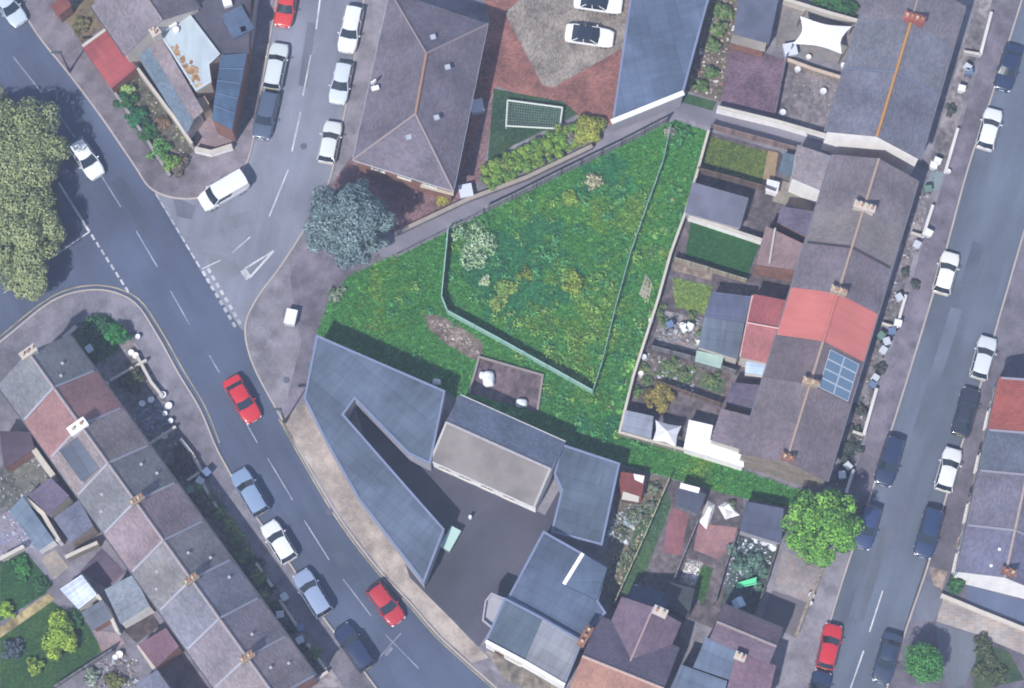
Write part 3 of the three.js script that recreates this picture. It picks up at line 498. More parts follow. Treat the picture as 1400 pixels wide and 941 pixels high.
// --- houses in the corner between the main road and the side street
{ const h = gable({ name: 'corner_house', label: 'lilac grey slate house behind the red flat garage roof', cat: 'house', r: [[175, -40], [222, 28]], a: [150, 33], b: [262, 0], he: 4.9, hr: 7.4, tA: 4.3, tB: 3.6, roofA: slate('#938d9c'), wall: CREAM });
  chimney(h.g, P(212, 44, 6.4), 5, 1.7, h.d, CREAM, 2, .8, .8);
  wing(h.g, [[300, -20], [342, -25], [339, 73], [299, 74], [262, 20]], [4.3, 4.3, 4.3, 4.3, 4.3], felt('#6a697c'), BRICK, 'rear_wing', 'dark flat roof over the rear yard');
  part('roof_hatch', [box(P(325, 32, 4.4), 2.2, .4, 2.6, .5)], felt('#6d82a8'), h.g); part('roof_vent', [box(P(311, 5, 4.3), .8, .6, .8, .3), box(P(333, 42, 4.3), .5, .5, .5, .3)], PLASTIC, h.g); }
{ const Q = [[246, 3], [300, 74], [285, 88], [288, 112], [268, 124], [217, 44]];
  const g = flatBlock('corner_annexe', 'pale blue flat roofed annexe stained orange between slate slopes', Q, 4.6, M('#b4c1cc', 'render', .7), CREAM, { cat: 'house', edge: M('#c0cad2', 'render', .7) });
  for (let k = 0; k < 26; k++) { const t = rnd(), u = 238 + 32 * t + rr(-6, 6), v = 62 + 50 * t + rr(-8, 8), R = rr(2, 6.5), q = []; for (let i = 0; i < 11; i++) { const a = i / 11 * 6.283, r = R * rr(.5, 1.2); q.push([u + Math.cos(a) * r * .8, v + Math.sin(a) * r]); } part('stain', prism(PP(q, 4.6), 4.56, 4.602 + k * .001), M(pick(['#d3a878', '#cfae88', '#c99a6a', '#d8bd98']), 'soil', .9), g); }
  part('upper_slope', slab([P(202, 62, 3.9), P(264, 164, 3.9), P(278, 152, 4.5), P(217, 46, 4.5)], .1), slate('#9c94a0'), g, 'lilac upper slope'); part('lower_slope', slab([P(189, 78, 2.7), P(255, 184, 2.7), P(264, 165, 3.8), P(203, 63, 3.8)], .1), slate('#7d93ac'), g, 'slate blue lower slope');
  part('wall', prism(PP([[191, 80], [256, 182], [276, 156], [217, 48]], 2.5), .05, 2.55), CREAM, g);
  part('roof_dish', [box(P(232, 34, 4.7), 1.2, .5, .8, .5), cyl(P(241, 42, 4.65), .3, .3, .4)], PLASTIC, g);
  part('tarpaulin', prism(PP([[266, 136], [279, 131], [286, 142], [276, 150]], 3.2), .05, 3.2), conc('#c4b29a'), g, 'tan covered lean-to'); }
outbuilding('glazed_shed', 'dark blue panelled roof lean-to along the side street', 'lean-to', [[302, 77], [337, 74], [317, 176], [290, 161]], [4.9, 4.4, 4.4, 4.9], M('#58708f', 'felt', .35), BRICK, null, (g, Q) => { for (let i = 1; i < 5; i++) part('roof_bar', bar(Q[0].clone().lerp(Q[3], i / 5).setY(4.98), Q[1].clone().lerp(Q[2], i / 5).setY(4.48), .05, .05, 4), M('#7084ac', 'render', .6), g); });
outbuilding('garage', 'low garage with a bright red painted flat roof beside the pavement', 'garage', [[113, 64], [146, 40], [185, 92], [152, 119]], [2.5, 2.5, 2.5, 2.5], felt('#cf6a70'), BRICK, null, (g, Q) => part('coping', strip([Q[0], Q[1]].map(p => up(p, 2.6)), .25, 2.5, 2.72), CREAM, g));
outbuilding('garage', 'small red roofed porch between the pavement and the brown garden', 'porch', [[70, 8], [88, -6], [96, 8], [80, 20]], [2.3, 2.3, 2.3, 2.3], felt('#b36a63'), BRICK);
// --- sheds and garages in the gardens
outbuilding('garage', 'pale corrugated roof garage between two lawns', 'garage', [[948, 250], [1022, 271], [1011, 311], [938, 290]], [2.7, 2.7, 2.4, 2.4], corr('#8f93b4'), GREYW);
outbuilding('shed', 'pale grey flat roofed garden shed in the corner by the white gazebo', 'shed', [[856, 562], [892, 570], [889, 599], [852, 588]], [2.2, 2.2, 2.2, 2.2], felt('#b4bed6'), WOODG);
outbuilding('shed', 'rusty red roofed shed with a white corner beside the annexe', 'shed', [[846, 646], [881, 651], [875, 686], [851, 682]], [2.1, 2.1, 2.1, 2.1], felt('#9d534c'), WOOD, null, (g) => { part('roof_patch', prism(PP([[866, 648], [881, 651], [879, 661], [868, 656]], 2.15), 2.0, 2.155), WHITE, g); part('roof_patch', prism(PP([[852, 672], [874, 679], [873, 687], [850, 683]], 2.15), 2.0, 2.16), CREAM, g); });
outbuilding('shed', 'slate grey shed with a white back edge beside the grass strip', 'shed', [[930, 666], [964, 676], [955, 702], [925, 690]], [2.2, 2.2, 2.2, 2.2], felt('#6b7290'), WOODG, null, g => part('coping', strip(PP([[930, 664], [956, 671]], 2.25), .5, 2.1, 2.3), WHITE, g));
outbuilding('garage', 'blue grey flat roofed garage beside the bright green tree', 'garage', [[1021, 687], [1070, 696], [1067, 742], [1013, 725]], [2.5, 2.5, 2.5, 2.5], felt('#6f789c'), GREYW);
outbuilding('greenhouse', 'small pale green greenhouse below the flat extension', 'greenhouse', [[954, 480], [988, 488], [984, 503], [952, 494]], [1.9, 1.9, 1.9, 1.9], M('#a3bdb4', 'felt', .3), WOODG);
outbuilding('outhouse', 'blue grey roofed outhouse beside the overgrown garden of the long hall', 'outhouse', [[1012, -12], [1066, -12], [1051, 58], [1004, 45]], [2.7, 2.7, 2.7, 2.7], corr('#7c87a8'), BRICK);
outbuilding('outhouse', 'pale panelled lean-to roof below the blue grey outhouse', 'lean-to', [[1006, 40], [1048, 52], [1044, 70], [1000, 58]], [2.6, 2.6, 2.1, 2.1], corr('#b8b4b4'), BRICK);
outbuilding('store', 'blue green roofed store between the lawn and the pale rear wing', 'shed', [[1072, 210], [1089, 214], [1085, 240], [1066, 234]], [2.1, 2.1, 2.1, 2.1], felt('#7d95ad'), WOODG);
outbuilding('store', 'white topped storage box on the beige path by the lawn', 'box', [[1050, 246], [1065, 250], [1062, 264], [1048, 260]], [1.3, 1.3, 1.3, 1.3], M('#e2e4f0', 'render', .6), WHITE);

// ------------------------------------------------------------------ plots
const TURF = M('#4f9150', 'turf', .95), GRAVEL = M('#a39da6', 'soil', .95), FRONTYARD = M('#948e96', 'soil', .95);
const FIELD = [[528, 354], [560, 341], [640, 303], [700, 273], [767, 241], [850, 201], [922, 165], [968, 180], [951, 235], [935, 290], [916, 352], [899, 408], [884, 458], [866, 514], [845, 594], [1015, 644], [1100, 674], [1086, 694], [1060, 690], [1010, 680], [915, 654], [848, 634], [765, 602], [608, 536], [433, 459], [447, 418], [475, 380]];
plot('grassland', FIELD, TURF, .13, 'overgrown green plot of rough grass');
plot('pavement', [[1391, 12], [1355, 132], [1322, 232], [1294, 336], [1266, 432], [1215, 597], [1181, 704], [1162, 670], [1184, 596], [1202, 530], [1228, 450], [1264, 325], [1279, 280], [1296, 234], [1313, 175], [1344, 74], [1360, 14]], pave('#847f92'), .128);
plot('dirt_patch', smooth([[578, 430], [600, 432], [632, 448], [660, 470], [664, 494], [640, 489], [606, 468], [586, 450], [578, 430]], 3), M('#9a8a84', 'soil', .95), .15);
plot('yard', [[654, 490], [742, 514], [735, 565], [641, 538]], M('#7c6b74', 'soil', .95), .16, 'brown bare yard behind the workshop');
// rear gardens of the east terrace
plot('garden', [[968, 180], [1066, 208], [1100, 240], [1120, 330], [1095, 400], [1060, 500], [1010, 620], [847, 592], [885, 458], [935, 290]], M('#736a72', 'soil', .95), .135);
const lawns = [
  ['lawn', [[969, 187], [1049, 208], [1041, 250], [958, 231]], '#54662c'],
  ['lawn', [[945, 301], [1041, 328], [1021, 381], [937, 353]], '#2c5a2c'],
  ['lawn', [[920, 380], [974, 392], [964, 431], [924, 420]], '#667d3c'],
  ['lawn', [[0, 768], [32, 752], [68, 795], [62, 812], [0, 850]], '#35572f'],
  ['lawn', [[0, 872], [70, 822], [118, 852], [140, 890], [70, 945], [0, 945]], '#3c5a30'],
  ['lawn', [[675, 122], [770, 140], [790, 156], [700, 200], [666, 232]], '#39543a'],
  ['lawn', [[948, 770], [975, 778], [962, 825], [945, 815]], '#3c5a30'],
  ['lawn', [[874, 700], [912, 672], [918, 690], [880, 790], [842, 830]], '#4b6247'],
  ['lawn', [[1336, 880], [1378, 890], [1400, 930], [1330, 945]], '#4d5940'],
  ['lawn', [[120, 440], [150, 432], [172, 452], [158, 480], [130, 500], [100, 470]], '#44703f'],
];
for (const [n, p, c] of lawns) plot(n, p, M(c, 'turf', .95), .15);
plot('path', [[0, 858], [66, 812], [76, 820], [0, 873]], M('#c2b184', 'soil', .95), .17, 'yellow garden path');
plot('patio', [[55, 764], [76, 752], [94, 776], [74, 793]], M('#b3a8a2', 'flags', .92), .16); plot('patio', [[109, 782], [139, 750], [171, 783], [146, 805]], M('#6d5f75', 'flags', .92), .16);
plot('patio', [[166, 860], [203, 832], [219, 855], [187, 880]], M('#6a5d60', 'soil', .92), .16); plot('patio', [[128, 862], [160, 866], [172, 880], [140, 895]], M('#a08d94', 'flags', .92), .17);
plot('patio', [[0, 640], [45, 614], [72, 655], [30, 690], [0, 700]], M('#777a78', 'soil', .92), .15); plot('patio', [[0, 705], [30, 690], [50, 755], [0, 775]], M('#9a96ac', 'flags', .92), .15);
plot('patio', [[1050, 206], [1064, 210], [1056, 262], [1041, 254]], M('#b29878', 'flags', .92), .165); plot('patio', [[1062, 246], [1125, 262], [1118, 292], [1056, 276]], M('#9a9087', 'flags', .92), .16);
plot('patio', [[906, 425], [966, 436], [952, 482], [890, 470]], GRAVEL, .15); plot('patio', [[890, 482], [1000, 512], [990, 555], [870, 520]], M('#7a6f6c', 'soil', .95), .15);
plot('garden_bed', [[922, 358], [975, 372], [972, 384], [918, 370]], M('#a8998e', 'soil', .95), .19); plot('garden_bed', [[905, 492], [955, 505], [945, 526], [898, 512]], M('#56684a', 'turf', .95), .19); plot('garden_bed', [[960, 510], [992, 520], [985, 540], [955, 528]], M('#74785a', 'turf', .95), .19);
// gardens south of the grass strip
plot('garden', [[848, 638], [916, 656], [838, 832], [815, 800], [830, 745]], M('#7d7468', 'soil', .95), .135); plot('garden', [[917, 656], [1016, 682], [1018, 728], [1066, 742], [1020, 850], [975, 860], [905, 830], [840, 832]], M('#756c74', 'soil', .95), .13);
plot('patio', [[918, 694], [942, 704], [930, 760], [905, 755]], M('#a8707a', 'flags', .92), .15); plot('patio', [[955, 716], [1008, 722], [1000, 752], [980, 765], [948, 752]], M('#a67d80', 'flags', .92), .155);
plot('patio', [[940, 764], [962, 770], [950, 803], [928, 796]], M('#c1b9b8', 'soil', .92), .16);
plot('garden', [[1012, 728], [1064, 744], [1030, 850], [984, 832]], M('#4d5f5c', 'soil', .95), .15);
plot('driveway', [[1070, 752], [1124, 776], [1104, 824], [1058, 806]], M('#a49a9c', 'flags', .92), .15); plot('driveway', [[1056, 808], [1103, 826], [1086, 872], [1040, 850]], M('#77707a', 'road', .92), .15);
// north of the footpath
plot('garden', [[980, -30], [1020, -30], [985, 140], [936, 124], [968, 8]], M('#7a7066', 'soil', .95), .14); plot('patio', [[1000, 58], [1072, 82], [1058, 160], [985, 142]], M('#80677a', 'setts', .92), .15, 'plum paved yard');
plot('patio', [[1066, -20], [1180, -20], [1160, 90], [1060, 70]], M('#8d8789', 'flags', .92), .15); plot('patio', [[1075, 82], [1155, 100], [1135, 182], [1060, 162]], M('#837d86', 'soil', .92), .15);
plot('lawn', [[936, 128], [980, 140], [974, 152], [930, 140]], M('#3d5c3e', 'turf', .95), .16);
// front gardens
plot('garden', [[1280, 238], [1262, 240], [1140, 668], [1160, 676]], FRONTYARD, .135); plot('garden', [[1342, -20], [1318, 60], [1268, 230], [1292, 236], [1362, -20]], FRONTYARD, .135);
plot('garden', [[90, 452], [128, 430], [168, 440], [190, 478], [226, 540], [240, 590], [290, 660], [350, 760], [430, 880], [470, 941], [400, 941], [120, 500]], FRONTYARD, .135);
plot('garden', [[1372, 560], [1400, 520], [1400, 600], [1345, 790], [1310, 800]], FRONTYARD, .135); plot('garden', [[1310, 735], [1336, 735], [1330, 752], [1306, 750]], M('#b79f8a', 'soil', .95), .15); plot('patio', [[1270, 775], [1296, 782], [1288, 808], [1276, 800]], M('#a9988f', 'soil', .95), .15);
plot('passage', [[1322, 800], [1420, 828], [1420, 862], [1322, 826]], road('#6b779a'), .14); plot('path', [[1290, 816], [1420, 872], [1420, 904], [1335, 868], [1280, 850]], M('#b5aaa8', 'flags', .92), .145); plot('driveway', [[1278, 851], [1332, 868], [1340, 890], [1320, 935], [1296, 945], [1284, 890]], road('#7d8494'), .14, 'grey asphalt driveway'); plot('road', [[1268, 790], [1290, 815], [1277, 850], [1243, 850]], road('#7f8598'), .128);
plot('garden', [[150, 120], [185, 95], [268, 205], [225, 235]], M('#6d6962', 'soil', .95), .14); plot('garden', [[85, 20], [120, -10], [148, 30], [112, 60]], M('#83765f', 'soil', .95), .14); plot('patio', [[262, 170], [290, 150], [318, 180], [316, 200], [270, 205]], M('#9d8b93', 'flags', .92), .15);
plot('garden', [[715, 905], [770, 938], [760, 960], [690, 930], [664, 890]], M('#9a9188', 'soil', .92), .14);
plot('pavement', [[600, 868], [668, 885], [700, 930], [650, 905]], pave('#9a97aa'), .132);
plot('roof_terrace', [[1276, 232], [1292, 238], [1284, 262], [1262, 258]], M('#7e8a92', 'render', .9), .16);

// ------------------------------------------------------------------ walls and fences
function wall(label, pts, h, w, mat, group, cope = CREAM, name = 'garden_wall') {
  const Q = PP(pts, h), g = thing(name, label, name === 'garden_wall' ? 'wall' : 'fence', centre(Q, .05), group);
  part('wall', strip(Q, w, .03, h - .08), mat, g); part('coping', strip(Q, w + .08, h - .08, h), cope, g); return g;
}
function fence(label, pts, h, mat, pmat, o = {}) {
  const Q = PP(pts, .12), g = thing(o.name || 'fence', label, 'fence', centre(Q, .1), o.group), step = o.step || 2.2;
  for (let i = 0; i + 1 < Q.length; i++) {
    const a = Q[i], b = Q[i + 1], d = b.clone().sub(a), L = d.length(), n = Math.max(1, Math.round(L / step)), rot = -Math.atan2(d.z, d.x); d.normalize();
    for (let k = 0; k < n; k++) {
      const s0 = a.clone().addScaledVector(d, L * k / n), c = a.clone().addScaledVector(d, L * (k + .5) / n), lean = rr(-.03, .03);
      part('post', box(up(s0, .05), .1, h + .1, .1, rot), pmat, g);
      part('panel', [box(up(c, .14 + lean), L / n - .11, h - .1, .05, rot), box(up(c, h + .04 + lean), L / n - .11, .05, .09, rot)], mat, g);
    }
    if (i === Q.length - 2) part('post', box(up(b, .05), .1, h + .1, .1, rot), pmat, g);
  }
  return g;
}
const TEAL = M('#9cc4bc', 'render', .7), TEALD = M('#7fa59c', 'render', .7);
fence('pale teal panel fence between the overgrown plot and the dirt patch', [[613, 318], [604, 410], [612, 430], [686, 470], [810, 539]], 1.6, TEAL, TEALD, { step: 2.4 });
{ // wire fence on the east side of the plot
  const pts = [[810, 539], [823, 498], [842, 420], [862, 348], [884, 285], [906, 224], [916, 178]], Q = PP(pts, .12), g = thing('wire_fence', 'thin wire fence along the east side of the overgrown plot', 'fence', centre(Q, .1));
  Q.forEach((q, i) => { part('post', cyl(up(q, .05), .06, .06, 1.7, 6), TEALD, g); if (i) { for (const y of [.5, 1.0, 1.55]) part('wire', bar(up(Q[i - 1], y), up(q, y), .035, .035, 4), TEAL, g); for (const f of [.33, .66]) part('post', cyl(up(Q[i - 1].clone().lerp(q, f), .05), .05, .05, 1.65, 6), TEALD, g); } }); }
{ const pts = [[540, 354], [612, 318], [660, 293]], Q = PP(pts, .12), g = thing('rail_fence', 'thin pale rail fence between the footpath and the overgrown plot', 'fence', centre(Q, .1));
  Q.forEach((q, i) => { if (!i) return; const n = 4; for (let k = 0; k < n; k++) part('post', box(up(Q[i - 1].clone().lerp(q, k / n), .05), .09, 1.15, .09, .4), WOODG, g); for (const y of [.6, 1.1]) part('rail', bar(up(Q[i - 1], y), up(q, y), .045, .045, 4), M('#b6b6bb', 'wood', .9), g); }); }
fence('grey board fence between the footpath and the overgrown plot opposite the hedge', [[662, 292], [700, 274], [767, 240], [850, 200], [912, 168]], 1.75, M('#9c9ca2', 'wood', .9), DARKW);
wall('grey stone wall between the footpath and the hedge', [[540, 319], [640, 272], [720, 242], [810, 199]], 1.0, .3, M('#8f8794', 'brick', .92), null, conc('#a0968e'));
wall('white rendered wall on the footpath below the plum paved yard', [[981, 146], [1060, 165], [1137, 187]], 1.7, .25, WHITE);
wall('thin cream boundary wall between the grass plot and the rear gardens', [[969, 178], [953, 236], [937, 291], [917, 346], [900, 408], [884, 458], [866, 514], [847, 591], [936, 615]], 1.5, .16, M('#9d948c', 'brick', .92), null, conc('#c9c2b6'));
fence('pinkish wooden fence between the footpath and the first lawn', [[972, 176], [1030, 192], [1088, 208]], 1.5, M('#a58c88', 'wood', .9), WOOD);
fence('dark wooden fence between the first lawn and the corrugated garage', [[954, 236], [1042, 260], [1058, 266]], 1.6, WOOD, DARKW);
wall('white topped wall below the corrugated garage', [[942, 295], [985, 309], [1042, 328]], 1.6, .2, WHITE);
fence('pale wooden fence below the dark green lawn', [[921, 357], [968, 371], [1020, 387]], 1.4, M('#b9b09a', 'wood', .9), WOODG);
fence('grey wooden fence below the cluttered gravel patio', [[888, 477], [945, 492], [1006, 512]], 1.5, WOODG, DARKW);
fence('brown wooden fence between the yellow shrub and the slate wing', [[905, 528], [945, 542], [985, 556]], 1.4, WOOD, DARKW);
fence('yellowish wooden fence between the long garden and the green strip', [[915, 656], [878, 742], [838, 830]], 1.6, M('#c8caa4', 'wood', .9), WOOD);
fence('grey wooden fence between the red patio and the lilac patio', [[953, 716], [934, 762], [915, 808]], 1.5, M('#9d96a4', 'wood', .9), WOODG);
fence('dark wooden fence beside the planted garden', [[1008, 728], [990, 780], [976, 828]], 1.4, M('#86828e', 'wood', .9), DARKW);
fence('weathered fence between the planted garden and the driveway', [[1062, 748], [1046, 800], [1028, 850]], 1.4, M('#847d70', 'wood', .9), DARKW);
wall('brick wall between the paved drive and the street pavement', [[1126, 776], [1104, 828], [1088, 870]], 1.0, .22, BRICK, null, BRICKY);
wall('cream wall along the slate lean-to behind the red garage', [[141, 30], [190, 96], [236, 158], [262, 196]], 2.0, .18, CREAM);
wall('white wall round the end of the corner yard', [[266, 203], [288, 208], [317, 199]], 1.1, .35, WHITE);
wall('pale boundary wall beside the side street', [[351, -10], [340, 73], [318, 178]], 1.8, .2, GREYW);
wall('low pale wall at the edge of the overgrown corner garden', [[113, 62], [152, 120], [200, 190], [232, 240]], .7, .2, M('#8e8792', 'brick', .9), null, conc('#9a949c'));
wall('beige wall along the lane beside the conical shrub', [[1287, 814], [1340, 836], [1420, 868]], .8, .3, CREAM);
wall('pale wall behind the pale sail shade', [[1072, -2], [1130, 16], [1180, 30]], 1.5, .25, CREAM); wall('peach brick wall between the shaded patio and the gravel yard', [[1074, 80], [1112, 94], [1158, 108]], 1.2, .25, BRICKY, null, conc('#c9b4a4'));
fence('dark wooden fence between the plum yard and the gravel yard', [[1074, 82], [1066, 120], [1058, 162]], 1.6, M('#8c8294', 'wood', .9), DARKW);
fence('grey fence between the lawn and the clutter by the purple wing', [[75, 942], [115, 916], [156, 890]], 1.4, WOODG, DARKW);
wall('white garden wall beside the pale conservatory', [[111, 787], [145, 830], [160, 864]], 2.2, .22, WHITE); wall('white wall below the red rear slope', [[45, 613], [58, 632], [73, 652]], 2.6, .45, WHITE); wall('white wall along the pale blue conservatory', [[31, 679], [58, 702], [80, 740]], 2.6, .3, WHITE);
wall('white wall below the purple tiled wing', [[189, 882], [214, 919], [228, 948]], 2.4, .3, WHITE); wall('beige wall between the shaded yards', [[89, 762], [110, 752], [133, 742]], 2.0, .25, BRICKY);
wall('pale wall at the end of the lawn beside the yellow path', [[0, 764], [32, 747]], 1.5, .25, CREAM);
wall('low wall beside the corner pavement below the dark hedge', [[86, 462], [104, 446]], .8, .3, CREAM); wall('low wall on the side road corner', [[136, 438], [150, 446]], .8, .3, CREAM);
wall('thin low wall round the bare yard behind the workshop', [[641, 538], [655, 488], [742, 513], [735, 560]], .6, .12, M('#8a7c78', 'brick', .92), null, conc('#948a88'));
for (const p of [[[187, 487], [206, 522], [222, 542]], [[246, 600], [262, 620], [276, 645]], [[276, 660], [300, 700]], [[350, 770], [372, 802]], [[382, 820], [410, 862]], [[420, 880], [445, 915]]]) wall('low grey front garden wall west of the main road', p, .8, .2, GREYW, 'front garden walls west of the main road');
for (const p of [[[200, 492], [150, 520]], [[240, 583], [190, 616]], [[272, 646], [256, 657]], [[448, 918], [428, 932]], [[383, 873], [352, 893]]]) wall('low pale dividing wall between front gardens', p, .9, .16, CREAM, 'dividing walls of the front gardens');
for (const p of [[[1356, 16], [1341, 74]], [[1310, 175], [1293, 234]], [[1276, 280], [1262, 323]], [[1239, 403], [1226, 448]], [[1199, 531], [1181, 595]], [[1167, 642], [1157, 674]], [[1369, 547], [1356, 592]], [[1344, 629], [1331, 677]]]) wall('low white topped front garden wall on the east street', p, .9, .2, p[0][0] % 2 ? BRICK : WHITE, 'front garden walls on the east street', conc('#dad6d8'));
for (const p of [[[1341, 74], [1318, 70]], [[1262, 323], [1246, 318]], [[1226, 448], [1206, 442]], [[1181, 595], [1166, 590]]]) wall('low grey dividing wall between east street front gardens', p, .9, .18, GREYW, 'dividing walls on the east street');

// ------------------------------------------------------------------ garden and street furniture
function place(proto, u, v, turn, h, label) { const c = proto.clone(); c.name = numbered(proto.userData.kindName); delete c.userData.kindName; c.position.copy(P(u, v, h)); c.rotation.y = turn; if (label) c.userData.label = label; scene.add(c); return c; }
function binProto(hex) {
  const g = new THREE.Group(); ORG.set(g, new THREE.Vector3()); g.userData = { kindName: 'wheelie_bin' };
  const bm = M(hex, null, .6), b = new THREE.CylinderGeometry(.42, .34, .95, 4, 1).toNonIndexed(); b.rotateY(Math.PI / 4); b.scale(.95, 1, 1.1); b.translate(0, .52, 0);
  part('body', b, bm, g); const l = [box(new THREE.Vector3(0, .99, 0), .62, .06, .7), box(new THREE.Vector3(-.3, 1.0, 0), .08, .08, .5)]; part('lid', l, bm, g);
  for (const s of [-1, 1]) { const w = new THREE.CylinderGeometry(.1, .1, .06, 10).toNonIndexed(); w.rotateX(Math.PI / 2); w.translate(-.26, .1, s * .27); part('wheel', w, M('#15151a', null, .8), g); }
  return g;
}
const bins = { grey: binProto('#b9bfcb'), green: binProto('#5e7c74'), blue: binProto('#5f7396'), white: binProto('#dfe2ea') };
const binSpots = { grey: [[1252, 338], [1228, 410], [1211, 470], [1206, 482], [1195, 520], [1158, 640], [1334, 680], [1331, 693], [1326, 705], [275, 660], [390, 818], [384, 842], [411, 877], [124, 480], [146, 530], [1321, 96]], green: [[1345, 655], [1340, 662], [1203, 462], [262, 672], [1267, 262], [1350, 640]], blue: [[1323, 102], [1192, 528], [284, 648], [412, 860], [1218, 456], [915, 447], [1377, 530]], white: [[1313, 125], [1376, 540], [1364, 590], [1268, 322], [1226, 445], [1150, 652], [935, 452], [942, 450], [1275, 230], [1280, 224]] };
const where = (u, v) => u < 250 ? 'in the corner front gardens of the west terrace' : u < 600 ? 'in the front gardens opposite the parked blue cars' : u < 1070 && v > 300 ? 'in the rear gardens behind the solar panel house' : u < 1160 && v < 300 ? 'in the yards behind the white south gable' : v > 500 && u > 1320 ? 'in front of the houses east of the street' : v < 250 ? 'in front of the house with the white south gable' : v > 800 ? 'beside the paved drive wall' : 'in the street gardens of the solar panel terrace';
const binLabel = { grey: 'pale grey wheelie bin', green: 'dull green wheelie bin', blue: 'dull blue wheelie bin', white: 'whitish wheelie bin' };
for (const k in bins) for (const [u, v] of binSpots[k]) { const c = place(bins[k], u, v, rr(0, 3), .16); tag(c, binLabel[k] + ' ' + where(u, v), 'bin', k + ' wheelie bins ' + where(u, v)); }
function potGeo(c, r, h) { const g = new THREE.LatheGeometry([[.02, 0], [r * .65, 0], [r * .72, .03], [r, h], [r * .88, h], [r * .82, h - .05], [.02, h - .07]].map(p => new THREE.Vector2(...p)), 10).toNonIndexed(); g.translate(c.x, c.y, c.z); return g; }
for (const [u, v] of [[223, 541], [231, 556], [226, 567], [234, 577], [207, 548], [195, 553], [225, 597], [189, 462], [180, 484], [186, 488], [890, 440], [955, 470], [963, 475], [880, 490], [876, 512], [933, 447], [1105, 80], [1153, 92], [1090, 97], [1125, 127], [1070, 155], [1296, 236], [1109, 815], [1107, 826], [158, 900], [164, 896]]) single('plant_pot', 'small pale round pot ' + where(u, v), 'pot', potGeo(P(u, v, .16), rr(.24, .36), rr(.4, .6)), M(pick(['#dcdce6', '#cfd2dc', '#e4e0dc']), null, .7), 'pale pots ' + where(u, v));
// white gazebo
{ const q = PP([[897, 575], [931, 583], [924, 611], [893, 602]], 2.2), c = centre(q, .14), g = thing('gazebo', 'white four cornered gazebo tent beside the pale grey shed', 'gazebo', c), top = up(c, 3.2);
  const rf = []; for (let i = 0; i < 4; i++) { const a = q[i], b = q[(i + 1) % 4], m = a.clone().lerp(b, .5).lerp(up(c, 2.3), .12); m.y = 2.28; rf.push(slab([a, m, top], .03), slab([m, b, top], .03)); } part('canopy', rf, M('#ecebf4', 'render', .7), g);
  for (const p of q) part('leg', bar(up(p, .1), up(p, 2.2), .04), PLASTIC, g); }
// white sail shade
{ const C4 = [[1094, 22], [1165, 36], [1151, 74], [1084, 60]].map(([u, v], i) => P(u, v, [2.9, 2.5, 2.9, 2.5][i])), g = thing('sail_shade', 'white four pointed sail shade stretched over a dark patio', 'sail', centre(C4, .15)), N = 12, pos = [], uv = [];
  const S = (a, b) => { const p = C4[0].clone().multiplyScalar((1 - a) * (1 - b)).addScaledVector(C4[1], a * (1 - b)).addScaledVector(C4[2], a * b).addScaledVector(C4[3], (1 - a) * b), m = centre(C4), ia = 4 * a * (1 - a) * Math.abs(1 - 2 * b) * Math.abs(1 - 2 * b), ib = 4 * b * (1 - b) * Math.abs(1 - 2 * a) * Math.abs(1 - 2 * a); const k = .22 * (ia + ib); p.x += (m.x - p.x) * k; p.z += (m.z - p.z) * k; return p; };
  for (let i = 0; i < N; i++) for (let j = 0; j < N; j++) { const A = S(i / N, j / N), B = S((i + 1) / N, j / N), C = S((i + 1) / N, (j + 1) / N), D = S(i / N, (j + 1) / N); for (const t of [A, D, C, A, C, B]) { pos.push(...t.toArray()); uv.push(t.x, t.z); } }
  const top = fromTris(pos, uv), low = fromTris(pos.map((v, i) => i % 3 === 1 ? v - .012 : v), uv); part('canvas', [top, low], M('#f2f4fa', 'render', .7), g); for (const p of C4) part('pole', bar(up(p, .1), up(p, p.y + .05), .05), M('#5a5c66', null, .6), g); }
// netted frame on the small lawn
{ const q = PP([[694, 137], [769, 147], [765, 176], [692, 172]], .9), g = thing('netted_frame', 'low white framed net enclosure on the small lawn beside the car park', 'frame', centre(q, .15));
  for (let i = 0; i < 4; i++) { part('rail', bar(q[i], q[(i + 1) % 4], .09, .09, 6), M('#c9cfc9', null, .7), g); part('post', bar(up(q[i], .1), q[i], .08, .08, 6), M('#c9cfc9', null, .7), g); }
  const net = []; for (let i = 1; i < 22; i++) net.push(bar(q[0].clone().lerp(q[1], i / 22), q[3].clone().lerp(q[2], i / 22), .018, .018, 3)); for (let i = 1; i < 9; i++) net.push(bar(q[0].clone().lerp(q[3], i / 9), q[1].clone().lerp(q[2], i / 9), .018, .018, 3)); const m = part('net', net, M('#7f9490', null, .8), g); m.userData.kind = 'stuff'; }
